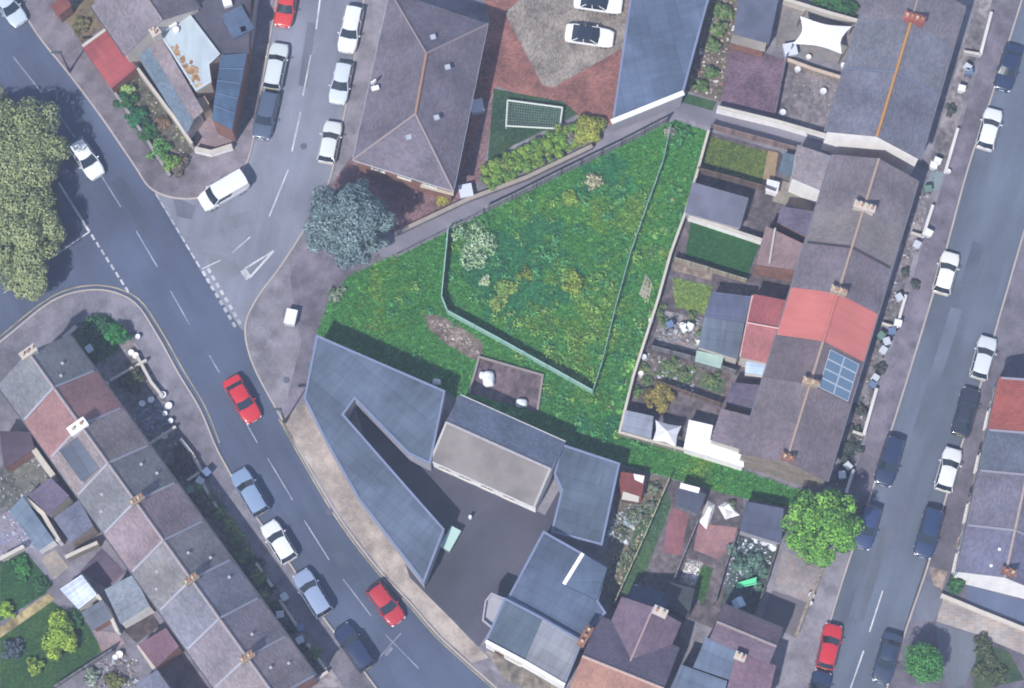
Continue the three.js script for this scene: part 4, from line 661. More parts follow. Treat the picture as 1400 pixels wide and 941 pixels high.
// street cabinet on the wide pavement, yard lids, boxes
{ const c = P(398, 435, .6), g = thing('street_cabinet', 'white cabinet standing on the wide pavement beside the grass', 'cabinet', up(c, .12)); part('body', box(up(c, .14), .95, 1.0, 1.35, -.2), M('#d9dbe6', 'render', .6), g); part('lid', box(up(c, 1.14), 1.03, .08, 1.43, -.2), M('#eceef4', 'render', .6), g); part('door_seam', box(new THREE.Vector3(c.x - .1, .2, c.z + .66), .03, .85, .03, -.2), M('#8c8f9c', null, .7), g); }
{ const c = P(643, 708, .3), g = thing('bollard', 'short white bollard in the middle of the asphalt courtyard', 'bollard', up(c, .14)); part('post', cyl(up(c, .12), .16, .16, .75, 12), M('#e4e4ec', null, .6), g); part('cap', new THREE.SphereGeometry(.17, 12, 6).toNonIndexed().translate(c.x, .88, c.z), M('#f0f0f4', null, .6), g); }
{ const g = thing('waste_container', 'pale green waste container against the warehouse wall in the courtyard', 'container', P(615, 736, .14)), c = P(616, 738, .7), rot = Math.PI / 2 - .5; part('body', box(up(c, .2), 2.1, .95, .95, rot), M('#7d9d96', null, .6), g); part('lid', box(up(c, 1.16), 2.16, .1, 1.02, rot), M('#a9c6c0', null, .6), g); }
for (const [u, v, w, d, hh] of [[668, 519, 1.1, 1.5, .8], [660, 514, .7, .7, .6], [713, 552, 1.1, .8, .7], [597, 523, .8, .6, .6]]) { const c = P(u, v, .2), g = new THREE.SphereGeometry(.5, 14, 10); const p = g.attributes.position; for (let i = 0; i < p.count; i++) { const k = 1 + .22 * (hash(i % 15, Math.floor(i / 15), 5) - .5); p.setXYZ(i, Math.sign(p.getX(i)) * Math.pow(Math.abs(p.getX(i) * 2), .6) / 2 * w * k, Math.max(-.3, p.getY(i)) * hh * 1.2 * k, Math.sign(p.getZ(i)) * Math.pow(Math.abs(p.getZ(i) * 2), .6) / 2 * d * k); } g.computeVertexNormals(); g.translate(c.x, .16 + .36 * hh, c.z); single('builders_bag', 'bulging white sack on the bare ground behind the workshop', 'sack', g.toNonIndexed(), M('#eef0f6', 'render', .8), 'white sacks behind the workshop'); }
// crumpled white sheets
for (const [pts, label] of [[[[955, 712], [968, 684], [978, 690], [974, 706], [966, 724]], 'long crumpled white sheet beside the slate grey shed'], [[[982, 692], [996, 684], [1012, 704], [992, 710]], 'crumpled white sheet above the lilac patio']]) {
  const Q = PP(pts, .35), c = centre(Q, .55), pos = [], uv = []; Q.forEach((p, i) => { const q = Q[(i + 1) % Q.length], m1 = p.clone().lerp(c, .5), m2 = q.clone().lerp(c, .5); m1.y = .62 + .2 * (i % 2); m2.y = .62 + .2 * ((i + 1) % Q.length % 2); for (const t of [up(p, .15), m1, up(q, .15), m1, m2, up(q, .15), m1, c, m2]) { pos.push(t.x, t.y, t.z); uv.push(t.x, t.z); } });
  single('plastic_sheet', label, 'sheet', fromTris(pos, uv), M('#f1f1f6', 'render', .7, 0, { side: 2 })); }
{ const c = P(1020, 800, .4), g = thing('slide', 'bright green plastic slide lying in the planted garden', 'slide', up(c, .15)), a = P(1006, 804, .4), b = P(1036, 794, .9); part('chute', slab([a, P(1034, 798, .9), P(1034, 791, .9), P(1007, 798, .4)], .08), M('#5fd39a', null, .4), g); for (const s of [[1007, 804, 1035, 798], [1007, 798, 1035, 790]]) part('side_rail', bar(P(s[0], s[1], .5), P(s[2], s[3], 1.0), .07), M('#54c98f', null, .4), g); part('leg', bar(up(P(1034, 795, .9), .15), P(1034, 795, .9), .05), M('#54c98f', null, .4), g); }
{ const c = P(1010, 826, .5), g = thing('play_house', 'small pale blue plastic play house below the green slide', 'play house', up(c, .15)); part('body', box(up(c, .14), 1.0, .9, .9, .4), M('#8fb0d6', null, .6), g); part('roof', [slab([P(1000, 822, 1.05), P(1006, 834, 1.05), P(1013, 830, 1.4), P(1006, 818, 1.4)], .06), slab([P(1013, 830, 1.4), P(1006, 818, 1.4), P(1013, 815, 1.05), P(1020, 827, 1.05)], .06)], M('#c6dcf2', null, .6), g); }
for (const [u, v, l] of [[652, 147, 'pale lidded chest against the east wall of the hip roofed house'], [637, 263, 'pale box between the footpath wall and the brown yard'], [1080, 70, 'pale blue chest under the edge of the sail shade']]) { const c = P(u, v, .5), g = thing('storage_chest', l, 'chest', up(c, .15)); part('body', box(up(c, .13), 1.15, .9, 1.15, .2), M('#b5bdd6', null, .6), g); part('lid', box(up(c, 1.03), 1.25, .09, 1.25, .2), M('#c6ccde', null, .6), g); }
for (const [u, v] of [[95, 98], [390, 577]]) { const c = P(u, v, .12), g = thing('street_lamp', 'dark street lamp at the kerb of the main road', 'lamp', c, 'street lamps on the main road'); part('column', [cyl(c, .1, .05, 5.6, 8), cyl(c, .14, .14, .9, 8)], M('#3c3f48', null, .6), g); part('lamp_head', box(new THREE.Vector3(c.x - .35, 5.6, c.z), 1.0, .12, .25), M('#4a4d58', null, .6), g); }
{ const g = thing('pallet_stack', 'pale planks lying in the grass beside the cream boundary wall', 'planks', P(882, 396, .14)); for (let i = 0; i < 4; i++) part('plank', box(P(880 + i * 2.4, 391 + i * 3, .25 + .0), .3, .12, 1.9, -.35 + i * .05), M('#cfc9b8', 'wood', .9), g); }

// ------------------------------------------------------------------ plants
const LEAFM = new THREE.MeshStandardMaterial({ vertexColors: true, roughness: .85, side: THREE.DoubleSide });
function leafCloud(blobs, n, size, cols, s0) {                      // many small leaf faces on clumped shells
  const keep = seed; seed = s0; const pos = [], col = [], C = cols.map(c => new THREE.Color(c)), tot = blobs.reduce((a, b) => a + b[3] * b[3], 0), v = new THREE.Vector3(), t1 = new THREE.Vector3(), t2 = new THREE.Vector3(), tmp = new THREE.Color();
  for (const [bx, by, bz, br] of blobs) {
    const m = Math.ceil(n * br * br / tot), tone = C[Math.floor(rnd() * C.length)];
    for (let i = 0; i < m; i++) {
      v.set(rr(-1, 1), rr(-.55, 1), rr(-1, 1)); if (v.lengthSq() < .02) continue; v.normalize(); const r = br * (rnd() < .75 ? rr(.78, 1.08) : rr(.3, .8));
      t1.set(rr(-1, 1), rr(-1, 1), rr(-1, 1)).cross(v).normalize(); t2.copy(v).cross(t1).addScaledVector(v, rr(-.9, .9)).normalize();
      const c = [bx + v.x * r, by + v.y * r * .85, bz + v.z * r], a = size * rr(.6, 1.3), b = a * rr(.35, .6);
      const A = [c[0] - t1.x * a, c[1] - t1.y * a, c[2] - t1.z * a], B = [c[0] + t2.x * b, c[1] + t2.y * b, c[2] + t2.z * b], D = [c[0] + t1.x * a, c[1] + t1.y * a, c[2] + t1.z * a], E = [c[0] - t2.x * b, c[1] - t2.y * b, c[2] - t2.z * b];
      pos.push(...A, ...B, ...D, ...A, ...D, ...E); tmp.copy(tone).lerp(C[Math.floor(rnd() * C.length)], rr(.2, .9)); const k = rr(.8, 1.2); for (let q = 0; q < 6; q++) col.push(tmp.r * k, tmp.g * k, tmp.b * k);
    }
  }
  seed = keep; const g = new THREE.BufferGeometry(); g.setAttribute('position', new THREE.Float32BufferAttribute(pos, 3)); g.setAttribute('color', new THREE.Float32BufferAttribute(col, 3)); g.computeVertexNormals(); return g;
}
const BARK = M('#6a5a50', 'wood', .95);
function tree(name, label, u, v, H, R, cols, o = {}) {              // u, v: crown centre seen at height hc
  const hc = o.hc || H * .62, c = P(u, v, hc), g = thing(name, label, o.cat || 'tree', up(c, .1), o.group), s0 = Math.floor(u * 31 + v * 17), blobs = [];
  const keep = seed; seed = s0; const nb = o.nb || 46;
  for (let i = 0; i < nb; i++) { const a = i * 2.39996, f = Math.sqrt((i + .5) / nb), rad = R * (1 - (o.br || .26)) * f * rr(.88, 1.1), y = (H - hc) * .8 * Math.sqrt(Math.max(0, 1 - f * f)) * rr(.7, 1.05); const ja = a + rr(-.45, .45); blobs.push([c.x + Math.cos(ja) * rad * rr(.85, 1.08) * (o.sx || 1), hc + y, c.z + Math.sin(ja) * rad * rr(.85, 1.08) * (o.sz || 1), R * (o.br || .26) * rr(.55, 1.4)]); }
  for (let i = 0; i < nb / 3; i++) { const a = rr(0, 6.28), rad = R * .7 * Math.sqrt(rnd()); blobs.push([c.x + Math.cos(a) * rad * (o.sx || 1), hc - (H - hc) * rr(.1, .6), c.z + Math.sin(a) * rad * (o.sz || 1), R * (o.br || .26)]); }
  const tr = [bar(up(c, .05), up(c, hc * .6), R * .07 + .05, R * .045 + .03, 9)];
  for (let i = 0; i < 7; i++) { const b = blobs[Math.floor(i * nb / 7)]; tr.push(bar(up(c, hc * (.4 + .03 * i)), new THREE.Vector3(b[0], b[1] - .1, b[2]), R * .03 + .02, .02, 6)); }
  seed = keep;
  part('trunk', tr, BARK, g); const cr = part('crown', leafCloud(blobs, o.n || 9000, o.size || .2, cols, s0 + 5), LEAFM, g); return g;
}
function shrub(label, u, v, r, h, cols, o = {}) {
  const c = P(u, v, h * .5), g = thing(o.name || 'shrub', label, o.cat || 'shrub', up(c, .12), o.group), s0 = Math.floor(u * 13 + v * 7), blobs = [], keep = seed; seed = s0;
  for (let i = 0; i < 16; i++) { const a = i * 2.4 + rr(-.6, .6), f = Math.sqrt(i / 16) * r * rr(.55, 1.0), sq = 1 + .35 * Math.sin(a * 2 + s0); blobs.push([c.x + Math.cos(a) * f * sq, Math.max(.25, (h - r * .35) * (1 - .45 * f / r) * rr(.75, 1.05)), c.z + Math.sin(a) * f, r * rr(.18, .46)]); }
  seed = keep; part('stem', [bar(up(c, .05), up(c, h * .7), .07, .03, 6)], BARK, g); part('foliage', leafCloud(blobs, o.n || Math.round(700 * r * r + 250), o.size || .15, cols, s0), LEAFM, g); return g;
}
const OLIVE = ['#929c6e', '#869266', '#a0a87a', '#7a885e', '#9aa472'], BLUEG = ['#6c8288', '#5a7276', '#80949a', '#667e78', '#566874', '#8da0a2'], LIME = ['#66a03a', '#79b042', '#568e38', '#8aba50', '#4c8036'], DKG = ['#2f5f38', '#386c3a', '#2a5234', '#47783c'], YEL = ['#a59a3e', '#8b8a3c', '#b8aa50', '#7a7c3a'], MID = ['#5d8a3c', '#73983f', '#4b7a3a', '#8aa24c'];
tree('broadleaf_tree', 'tall olive green tree at the main road beside the parked silver car', 12, 212, 6.2, 6.0, OLIVE, { hc: 3.4, n: 36000, nb: 110, br: .16, size: .15 });
tree('broadleaf_tree', 'olive green tree overhanging the side road junction', 14, 316, 6.4, 5.6, OLIVE, { hc: 3.6, n: 32000, nb: 100, br: .16, size: .15 });
tree('broadleaf_tree', 'small olive tree overhanging the mouth of the side road', 40, 384, 5, 2.3, OLIVE, { hc: 3.2, n: 6000, nb: 34, size: .15 });
tree('broadleaf_tree', 'large grey blue tree on the corner beside the footpath', 475, 310, 8, 4.6, BLUEG, { hc: 5, n: 24000, nb: 80, br: .17, size: .17 });
tree('broadleaf_tree', 'bright lime green tree beside the east street', 1123, 723, 7.5, 3.75, LIME, { hc: 4.6, n: 15000, nb: 70, br: .19, size: .18 });
tree('broadleaf_tree', 'round dark green tree beside the grey driveway and the east street', 1263, 908, 4.6, 2.1, ['#3f7d3c', '#4c8f42', '#346c38', '#5a9a4a'], { hc: 2.8, n: 6500, nb: 40, size: .13 });
shrub('cone shaped dark green shrub in front of the white south gable', 1308, 800, 1.0, 3.0, DKG, { name: 'conical_shrub', n: 1800 });
shrub('dark green hedge bush in the corner garden', 162, 458, 1.15, 2.2, ['#2f7a38', '#37863c', '#2a6a34'], { n: 1500 });
shrub('large dark shrub beside the corner hedge bush', 128, 452, 1.7, 1.7, ['#35663f', '#3d7545', '#2f5a3a'], { n: 2000 }); shrub('dark shrub below the corner slate house', 140, 478, 1.2, 1.2, ['#35663f', '#3d7545', '#447048'], { n: 900 });
shrub('brownish olive shrub behind the front wall', 182, 517, 1.2, 1.4, ['#4d5638', '#5c6240', '#454b34']);
shrub('brown leafed shrub in a front garden', 252, 632, 1.5, 1.3, ['#5c4a4c', '#6e5a58', '#4b4546']); shrub('grey green shrub in a front garden', 284, 690, 1.3, 1.3, ['#57604a', '#667055', '#4a5344']);
shrub('light green shrub overhanging the pavement', 314, 720, .95, 1.7, ['#758f4c', '#8aa258', '#667f48']); shrub('dull green shrub below the light green shrub', 326, 748, 1.1, 1.5, ['#4f5f42', '#5f6f48', '#435238']); shrub('dark shrub behind the wall opposite the white car', 345, 776, .9, 1.2, ['#2f4438', '#3a5240', '#2a3a34']);
for (const [u, v, r] of [[322, 735, .9], [334, 758, .9], [352, 790, .8], [362, 815, .6], [300, 702, .7], [430, 893, .6], [270, 668, .7]]) shrub('leafy green shrub in the shaded front gardens', u, v, r, 1.5, ['#5f7a44', '#719050', '#4e6a3e'], { group: 'green front garden shrubs' });
for (const [u, v] of [[366, 806], [378, 830], [398, 858], [410, 884], [424, 908]]) shrub('low dark shrub behind a front garden wall', u, v, .6, .9, ['#34473e', '#40564a', '#2c3c38'], { group: 'low dark front garden shrubs' });
shrub('large yellow green bush on the lawn below the yellow path', 83, 868, 2.1, 2.2, ['#7ea02f', '#95b33a', '#6b8d2e', '#a7bd4a'], { n: 4200 }); shrub('bright lime bush at the edge of the yellow path', 8, 836, .85, 1.3, ['#9fc044', '#88ac3c']); shrub('small yellow green bush between the large bush and grey shrub', 47, 911, .85, 1.1, ['#86a040', '#a4b552', '#6f8a3c']); shrub('grey blue shrub on the lawn below the yellow path', 17, 890, 1.0, 1.1, ['#4d5a68', '#5a6872', '#44505c']);
shrub('dark green shrub beside the conservatory', 104, 845, 1.0, 1.1, DKG); shrub('green shrub on the lawn above the yellow path', 30, 778, 1.1, 1.0, ['#3a7d3c', '#4c8f44', '#2e6a36']); shrub('dark shrub on the lawn beside the beige patio', 56, 800, .8, .9, DKG); shrub('pale grey green shrub among the clutter', 126, 925, .8, 1.0, ['#8c9a8c', '#a0ac9c', '#76867a']); shrub('olive shrub beside the purple wing yard', 158, 932, .9, 1.1, ['#6c7038', '#80844a', '#585e36']);
for (const [u, v, r, c] of [[172, 136, 1.1, DKG], [186, 160, 1.2, ['#2f7046', '#3a8050', '#2a6040']], [202, 180, 1.0, DKG], [218, 205, 1.1, ['#5d8f4a', '#6fa055', '#4d7d42']], [232, 222, .9, MID], [176, 122, .6, ['#8fae6a', '#a2bd78']]]) shrub('green shrub in the overgrown corner garden by the pavement', u, v, r, 1.3, c, { group: 'shrubs in the corner garden' });
shrub('brown dry shrub at the tip of the corner garden', 246, 226, 1.0, 1.0, ['#6d6558', '#7d7464', '#5c564c']); shrub('brown shrub beside the corner yard wall', 222, 168, .8, .9, ['#8a7358', '#74604e']); shrub('brown bush beside the red garage', 112, 34, .9, 1.0, ['#6f6a48', '#837a54']);
// hedge beside the footpath
{ const A = [[672, 242], [686, 234], [700, 228], [714, 220], [728, 212], [744, 206], [758, 198], [774, 192]], g = thing('hedge', 'long green and yellow hedge above the footpath wall', 'hedge', P(730, 214, .12)), blobs = [];
  for (const [u, v] of A) for (let k = 0; k < 26; k++) { const p = P(u + rr(-11, 11), v + rr(-19, 13), 1.2); blobs.push([p.x, rr(.6, 1.35), p.z, rr(.2, .5)]); }
  part('stem', PP(A, .1).map(p => bar(p, up(p, 1.2), .06, .04, 5)), BARK, g); part('foliage', leafCloud(blobs, 20000, .13, ['#5f9038', '#7ca63e', '#4f7d36', '#94a848', '#7d8448'], 991), LEAFM, g); }
shrub('round yellow green bush at the car park end of the hedge', 803, 178, 1.75, 2.1, ['#8f9c3c', '#a3a848', '#7f8c3a', '#8b8744'], { n: 3600 }); shrub('grey brown bare bush in the middle of the hedge', 780, 192, .8, 1.6, ['#76707a', '#8a8486']);
shrub('yellow bush at the corner of the hip roofed house', 606, 272, .8, 1.1, YEL, { n: 900 }); shrub('yellow brown bush beside the pale shed', 903, 545, 1.5, 1.7, ['#8d8140', '#a0924c', '#756b3c'], { n: 2600 });
for (const [u, v, r] of [[990, 15, 1.1], [984, 40, .9], [976, 62, .8], [972, 100, .8], [960, 118, .7]]) shrub('green shrub in the narrow garden beside the long hall', u, v, r, 1.2, ['#5e7f45', '#70904f', '#4d6c40', '#8a9070'], { group: 'shrubs beside the long hall' });
for (const [u, v, r] of [[1148, 4, 1.3], [1160, 12, 1.0], [1130, -4, 1.2]]) shrub('dark green shrub behind the wall by the sail shade', u, v, r, 1.4, DKG, { group: 'dark shrubs by the sail shade' });
for (const [u, v, r] of [[1010, 770, .8], [1030, 765, .9], [1042, 780, .8], [1022, 782, .7], [1036, 806, .7], [1000, 752, .6]]) shrub('blue green leafy shrub in the planted garden with the slide', u, v, r, .9, ['#4a6e5e', '#5d8068', '#3d5c54', '#7c9a92'], { group: 'shrubs in the planted garden' });
for (const [u, v, r] of [[1345, 884, 1.0], [1352, 905, .9], [1366, 925, .9], [1340, 918, .7]]) shrub('dull olive shrub in the garden beside the grey driveway', u, v, r, 1.0, ['#4d5a3c', '#646e48', '#3c4a34'], { group: 'shrubs beside the grey driveway' });
for (const [u, v, r] of [[1176, 560, .7], [1170, 590, .6], [1165, 612, .8], [1158, 630, .7], [1252, 390, .5], [1238, 372, .5], [1205, 505, .6], [1349, 648, .6], [1300, 150, .6]]) shrub('small dark shrub in an east street front garden', u, v, r, .9, ['#3c4d44', '#4d5e50', '#574d54'], { group: 'shrubs in the east street front gardens' });
for (const [u, v, r] of [[908, 440, .6], [900, 425, .8], [918, 500, .8], [935, 512, .7], [975, 520, .8], [885, 520, .6], [872, 535, .6], [962, 455, .5], [945, 432, .5], [880, 503, .5]]) shrub('small green plant in the cluttered rear gardens', u, v, r, .7, ['#5b7d48', '#4c6c44', '#7c8f5a', '#6d6a4e'], { group: 'plants in the rear gardens' });
for (const [u, v, r] of [[896, 668, .6], [868, 705, .8], [850, 730, .7], [862, 760, .6], [892, 690, .5], [846, 772, .6], [1000, 690, .5]]) shrub('straggly plant in the long garden beside the annexe', u, v, r, .8, ['#7a8068', '#66704e', '#8f9a96', '#5d6a4c'], { group: 'plants in the long garden' });
for (const [u, v, r, h, l, c] of [[650, 335, 2.2, 1.3, 'white blossoming bush inside the overgrown plot', ['#9db894', '#b4c8ac', '#7ca070', '#c4d2bc', '#68965a']], [812, 248, .9, 1.0, 'pale pinkish bush in the overgrown plot opposite the hedge', ['#b0a890', '#c6bba6', '#8d9a6c']], [690, 392, 1.1, .9, 'brown dry weeds in the overgrown plot', ['#7c9a4c', '#6f9a48', '#94a85a']], [680, 415, .8, .8, 'yellowish dry weeds in the overgrown plot', ['#8ca050', '#7a984a']], [786, 388, 1.1, 1.2, 'yellow green bush in the middle of the overgrown plot', ['#8aa040', '#9bb04c', '#7a9040']], [720, 375, .8, .9, 'small olive bush in the overgrown plot', ['#7f9238', '#6c8236']], [780, 272, .9, .9, 'light green bush beside the pale pinkish bush', ['#8aa648', '#7a9844']], [866, 500, .7, .8, 'bright green leafy weed beside the cream boundary wall', ['#6fae4e', '#84c05c']], [458, 402, .9, .8, 'pale weed at the edge of the grass by the pavement', ['#8f9c8a', '#6c7f62']], [930, 185, 1.0, 1.0, 'green shrub at the bend of the footpath', ['#3d7a48', '#4c8a50']], [917, 182, .6, .9, 'pale dead weed at the bend of the footpath', ['#b0aaa8', '#948e8c']], [662, 385, .6, .7, 'pale flowering weed in the overgrown plot', ['#c2cdb0', '#9aad84']]]) shrub(l, u, v, r, h, c, { n: Math.round(420 * r * r + 160), size: .16 });
// ------------------------------------------------------------------ grass
function inPoly(p, x, y) { let c = false; for (let i = 0, j = p.length - 1; i < p.length; j = i++) if ((p[i][1] > y) !== (p[j][1] > y) && x < (p[j][0] - p[i][0]) * (y - p[i][1]) / (p[j][1] - p[i][1]) + p[i][0]) c = !c; return c; }
const tuft = (() => { const pos = [], k0 = seed; seed = 77; for (let i = 0; i < 9; i++) { const a = i * 2.4 + rr(-.3, .3), w = rr(.03, .055), l = rr(.25, .6), h = rr(.45, 1), cx = Math.cos(a), cz = Math.sin(a); pos.push(-cz * w, 0, cx * w, cz * w, 0, -cx * w, cx * l * .6, h * .7, cz * l * .6, cz * w, 0, -cx * w, cx * l, h * .75, cz * l, cx * l * .6, h * .7, cz * l * .6); } seed = k0; const g = new THREE.BufferGeometry(); g.setAttribute('position', new THREE.Float32BufferAttribute(pos, 3)); g.computeVertexNormals(); return g; })();
const GRASSM = new THREE.MeshStandardMaterial({ color: '#ffffff', roughness: .9, side: THREE.DoubleSide });
function grass(label, poly, n, colour, h, w, holes = []) {
  const us = poly.map(p => p[0]), vs = poly.map(p => p[1]), u0 = Math.min(...us), u1 = Math.max(...us), v0 = Math.min(...vs), v1 = Math.max(...vs), im = new THREE.InstancedMesh(tuft, GRASSM, n), m = new THREE.Matrix4(), q = new THREE.Quaternion(), Y = new THREE.Vector3(0, 1, 0), col = new THREE.Color(); let i = 0;
  while (i < n) { const u = rr(u0, u1), v = rr(v0, v1); if (!inPoly(poly, u, v) || holes.some(x => inPoly(x, u, v))) continue; const c = colour(u, v), k = rr(.75, 1.25); col.set(c[0]).lerp(new THREE.Color(c[1]), rnd()); im.setColorAt(i, col.multiplyScalar(k)); const big = rnd() < .12 ? 1.9 : 1, hh = big * h * rr(.6, 1.4) * (c[2] || 1), p = P(u, v, .12); m.compose(p, q.setFromAxisAngle(Y, rr(0, 6.28)), new THREE.Vector3(big * w * rr(.7, 1.3), hh, big * w * rr(.7, 1.3))); im.setMatrixAt(i++, m); }
  im.name = numbered('grass'); im.userData = { kind: 'stuff', label, category: 'grass' }; shadow(im); scene.add(im);
}
const zone = (u, v, cu, cv, r) => Math.max(0, 1 - Math.hypot(u - cu, v - cv) / r);
grass('rough overgrown grass and weeds of the vacant plot', FIELD, 34000, (u, v) => {
  const n = fbm(u / 1400, v / 1400, 24, 4, 301) - .5, n2 = fbm(u / 1400, v / 1400, 60, 3, 305) - .5;
  const y = zone(u, v, 775, 450, 110) + .8 * zone(u, v, 855, 300, 90) + .5 * zone(u, v, 740, 290, 70) + .45 * zone(u, v, 520, 430, 70) + .5 * zone(u, v, 960, 640, 90) + n * 1.3 + n2 * 1.6 + (rnd() - .5) * .7 - .12, t = zone(u, v, 745, 360, 100) + zone(u, v, 680, 400, 90) + zone(u, v, 830, 240, 60) + .6 * zone(u, v, 800, 580, 80) - n * 1.6;
  if (y > .75) return ['#86b44c', '#b0d068', 1.4]; if (y > .38) return ['#66ac4e', '#92c45e', 1.2]; if (t > .55) return ['#328c60', '#54a870', 1.0]; return ['#429a4c', '#78bc60', 1];
}, .22, .44, [[[578, 430], [600, 432], [632, 448], [660, 470], [664, 494], [640, 489], [606, 468], [586, 450]], [[650, 486], [744, 511], [738, 567], [636, 540]]]);
const short = [['mown lawn grass below the footpath fence', 0, '#6f843c', '#95a44e'], ['dark green mown lawn below the corrugated garage', 1, '#2c6e38', '#3a8444'], ['pale mown square of lawn beside the flat extension', 2, '#94b05a', '#aec068'], ['grass of the garden above the yellow path', 3, '#387044', '#50924e'], ['grass of the garden below the yellow path', 4, '#437540', '#609048'], ['grass round the netted frame', 5, '#446450', '#5a7c5a'], ['small strip of grass below the lilac patio', 6, '#4a8042', '#649648'], ['green strip of grass beside the yellowish fence', 7, '#56805e', '#6c966a']];
for (const [l, i, a, b] of short) grass(l, lawns[i][1], [2600, 3000, 1500, 1700, 3000, 2600, 700, 1500][i], () => [a, b], .08, .28);

// ------------------------------------------------------------------ loose clutter and rubble
const stone = (() => { const g = new THREE.IcosahedronGeometry(.5, 0), p = g.attributes.position; for (let i = 0; i < p.count; i++) { const k = .75 + .5 * hash(Math.round(p.getX(i) * 50), Math.round(p.getY(i) * 50 + p.getZ(i) * 170), 3); p.setXYZ(i, p.getX(i) * k, p.getY(i) * k, p.getZ(i) * k); } g.computeVertexNormals(); return g; })();
const STONEM = new THREE.MeshStandardMaterial({ color: '#ffffff', roughness: .9 });
function rubble(name, label, poly, n, cols, s0, s1) {
  const us = poly.map(p => p[0]), vs = poly.map(p => p[1]), u0 = Math.min(...us), u1 = Math.max(...us), v0 = Math.min(...vs), v1 = Math.max(...vs), im = new THREE.InstancedMesh(stone, STONEM, n), m = new THREE.Matrix4(), q = new THREE.Quaternion(), e = new THREE.Euler(); let i = 0;
  while (i < n) { const u = rr(u0, u1), v = rr(v0, v1); if (!inPoly(poly, u, v)) continue; const s = s0 + (s1 - s0) * rnd() * rnd(), p = P(u, v, .14); p.y = .13 + s * .18; m.compose(p, q.setFromEuler(e.set(rr(-.4, .4), rr(0, 6), rr(-.4, .4))), new THREE.Vector3(s * rr(.6, 1.4), s * .55, s * rr(.6, 1.4))); im.setMatrixAt(i, m); im.setColorAt(i, new THREE.Color(pick(cols)).multiplyScalar(rr(.8, 1.15))); i++; }
  im.name = numbered(name); im.userData = { kind: 'stuff', label, category: 'rubble' }; shadow(im); scene.add(im);
}
const MIXED = ['#8f8a94', '#a4a6b0', '#6b6462', '#7a8f88', '#98807a', '#5d5a6a', '#b4b6be', '#7d7a58'];
rubble('garden_clutter', 'pale junk and stones heaped in the long garden beside the annexe', [[838, 700], [872, 690], [880, 700], [858, 745], [828, 740]], 260, ['#8fa0a8', '#a8b4bc', '#74848c', '#6f6a64', '#c0c8ce'], .15, .6);
rubble('garden_clutter', 'scattered brown litter along the long garden', [[875, 655], [912, 660], [845, 820], [820, 800]], 320, ['#8a7e6c', '#9d9484', '#6a6456', '#b3a997', '#6d7a58'], .12, .5);
rubble('garden_clutter', 'pots and junk on the gravel patio', [[906, 428], [960, 438], [952, 478], [892, 468]], 170, MIXED, .15, .6);
rubble('garden_clutter', 'mixed plants and junk in the narrow vegetable garden', [[880, 482], [960, 502], [945, 540], [868, 520]], 240, ['#7c6a74', '#8f8a94', '#5d7048', '#6b5a5a', '#c3c4d0', '#6d7a50'], .15, .6);
rubble('garden_clutter', 'overgrown rubble beside the long hall', [[984, -10], [1016, -10], [982, 138], [942, 122], [966, 30]], 420, ['#8c8078', '#a89a90', '#6a7a4c', '#c8c4c4', '#7a5f54', '#58664a'], .12, .55);
rubble('garden_clutter', 'grey stones in the corner front garden', [[190, 552], [222, 545], [240, 588], [210, 605], [180, 580]], 260, ['#8d96ac', '#737d98', '#a5aec0', '#5f6a88'], .1, .4);
rubble('garden_clutter', 'junk and pots beside the grey fence by the purple tiled wing', [[120, 915], [165, 890], [190, 905], [190, 941], [110, 941]], 200, MIXED, .12, .5);
rubble('garden_clutter', 'pale stones and litter in the planted garden', [[1006, 732], [1060, 748], [1040, 815], [990, 800]], 240, ['#8b93a8', '#a7b2c2', '#5d7a70', '#6d6a80', '#d0d6e0'], .12, .45);
rubble('garden_clutter', 'litter in the east street front gardens', [[1278, 240], [1262, 245], [1142, 664], [1158, 672]], 420, ['#6d6a7c', '#8f8c9c', '#55525f', '#4f5f58', '#b8bcc8', '#7a5f5c'], .1, .4);
rubble('garden_clutter', 'litter in the front gardens west of the main road', [[200, 560], [240, 595], [300, 690], [440, 900], [400, 900], [180, 590]], 320, ['#6d6a7c', '#8f8c9c', '#55525f', '#4f5f58', '#b8bcc8'], .1, .4);
rubble('garden_clutter', 'white broken slabs beside the blue grey garage', [[1030, 732], [1064, 742], [1060, 752], [1028, 740]], 60, ['#e2e4ec', '#cfd4e0', '#b8bccb'], .2, .7);
rubble('garden_clutter', 'pale rock pile below the lilac patio', [[940, 766], [960, 771], [950, 800], [930, 794]], 130, ['#c9c4c6', '#b4aeb2', '#dcd8d8'], .15, .5);
rubble('garden_clutter', 'loose stones on the dirt patch in the grass', [[582, 434], [632, 450], [660, 488], [610, 466]], 90, ['#a59a96', '#8f8480', '#c0b6b2'], .1, .45);
rubble('garden_clutter', 'gravel and leaves in the yard below the shaded patio', [[1090, 90], [1155, 104], [1140, 150], [1080, 130]], 180, ['#9c9490', '#8a7c6c', '#a99d84', '#7c7686'], .08, .3);

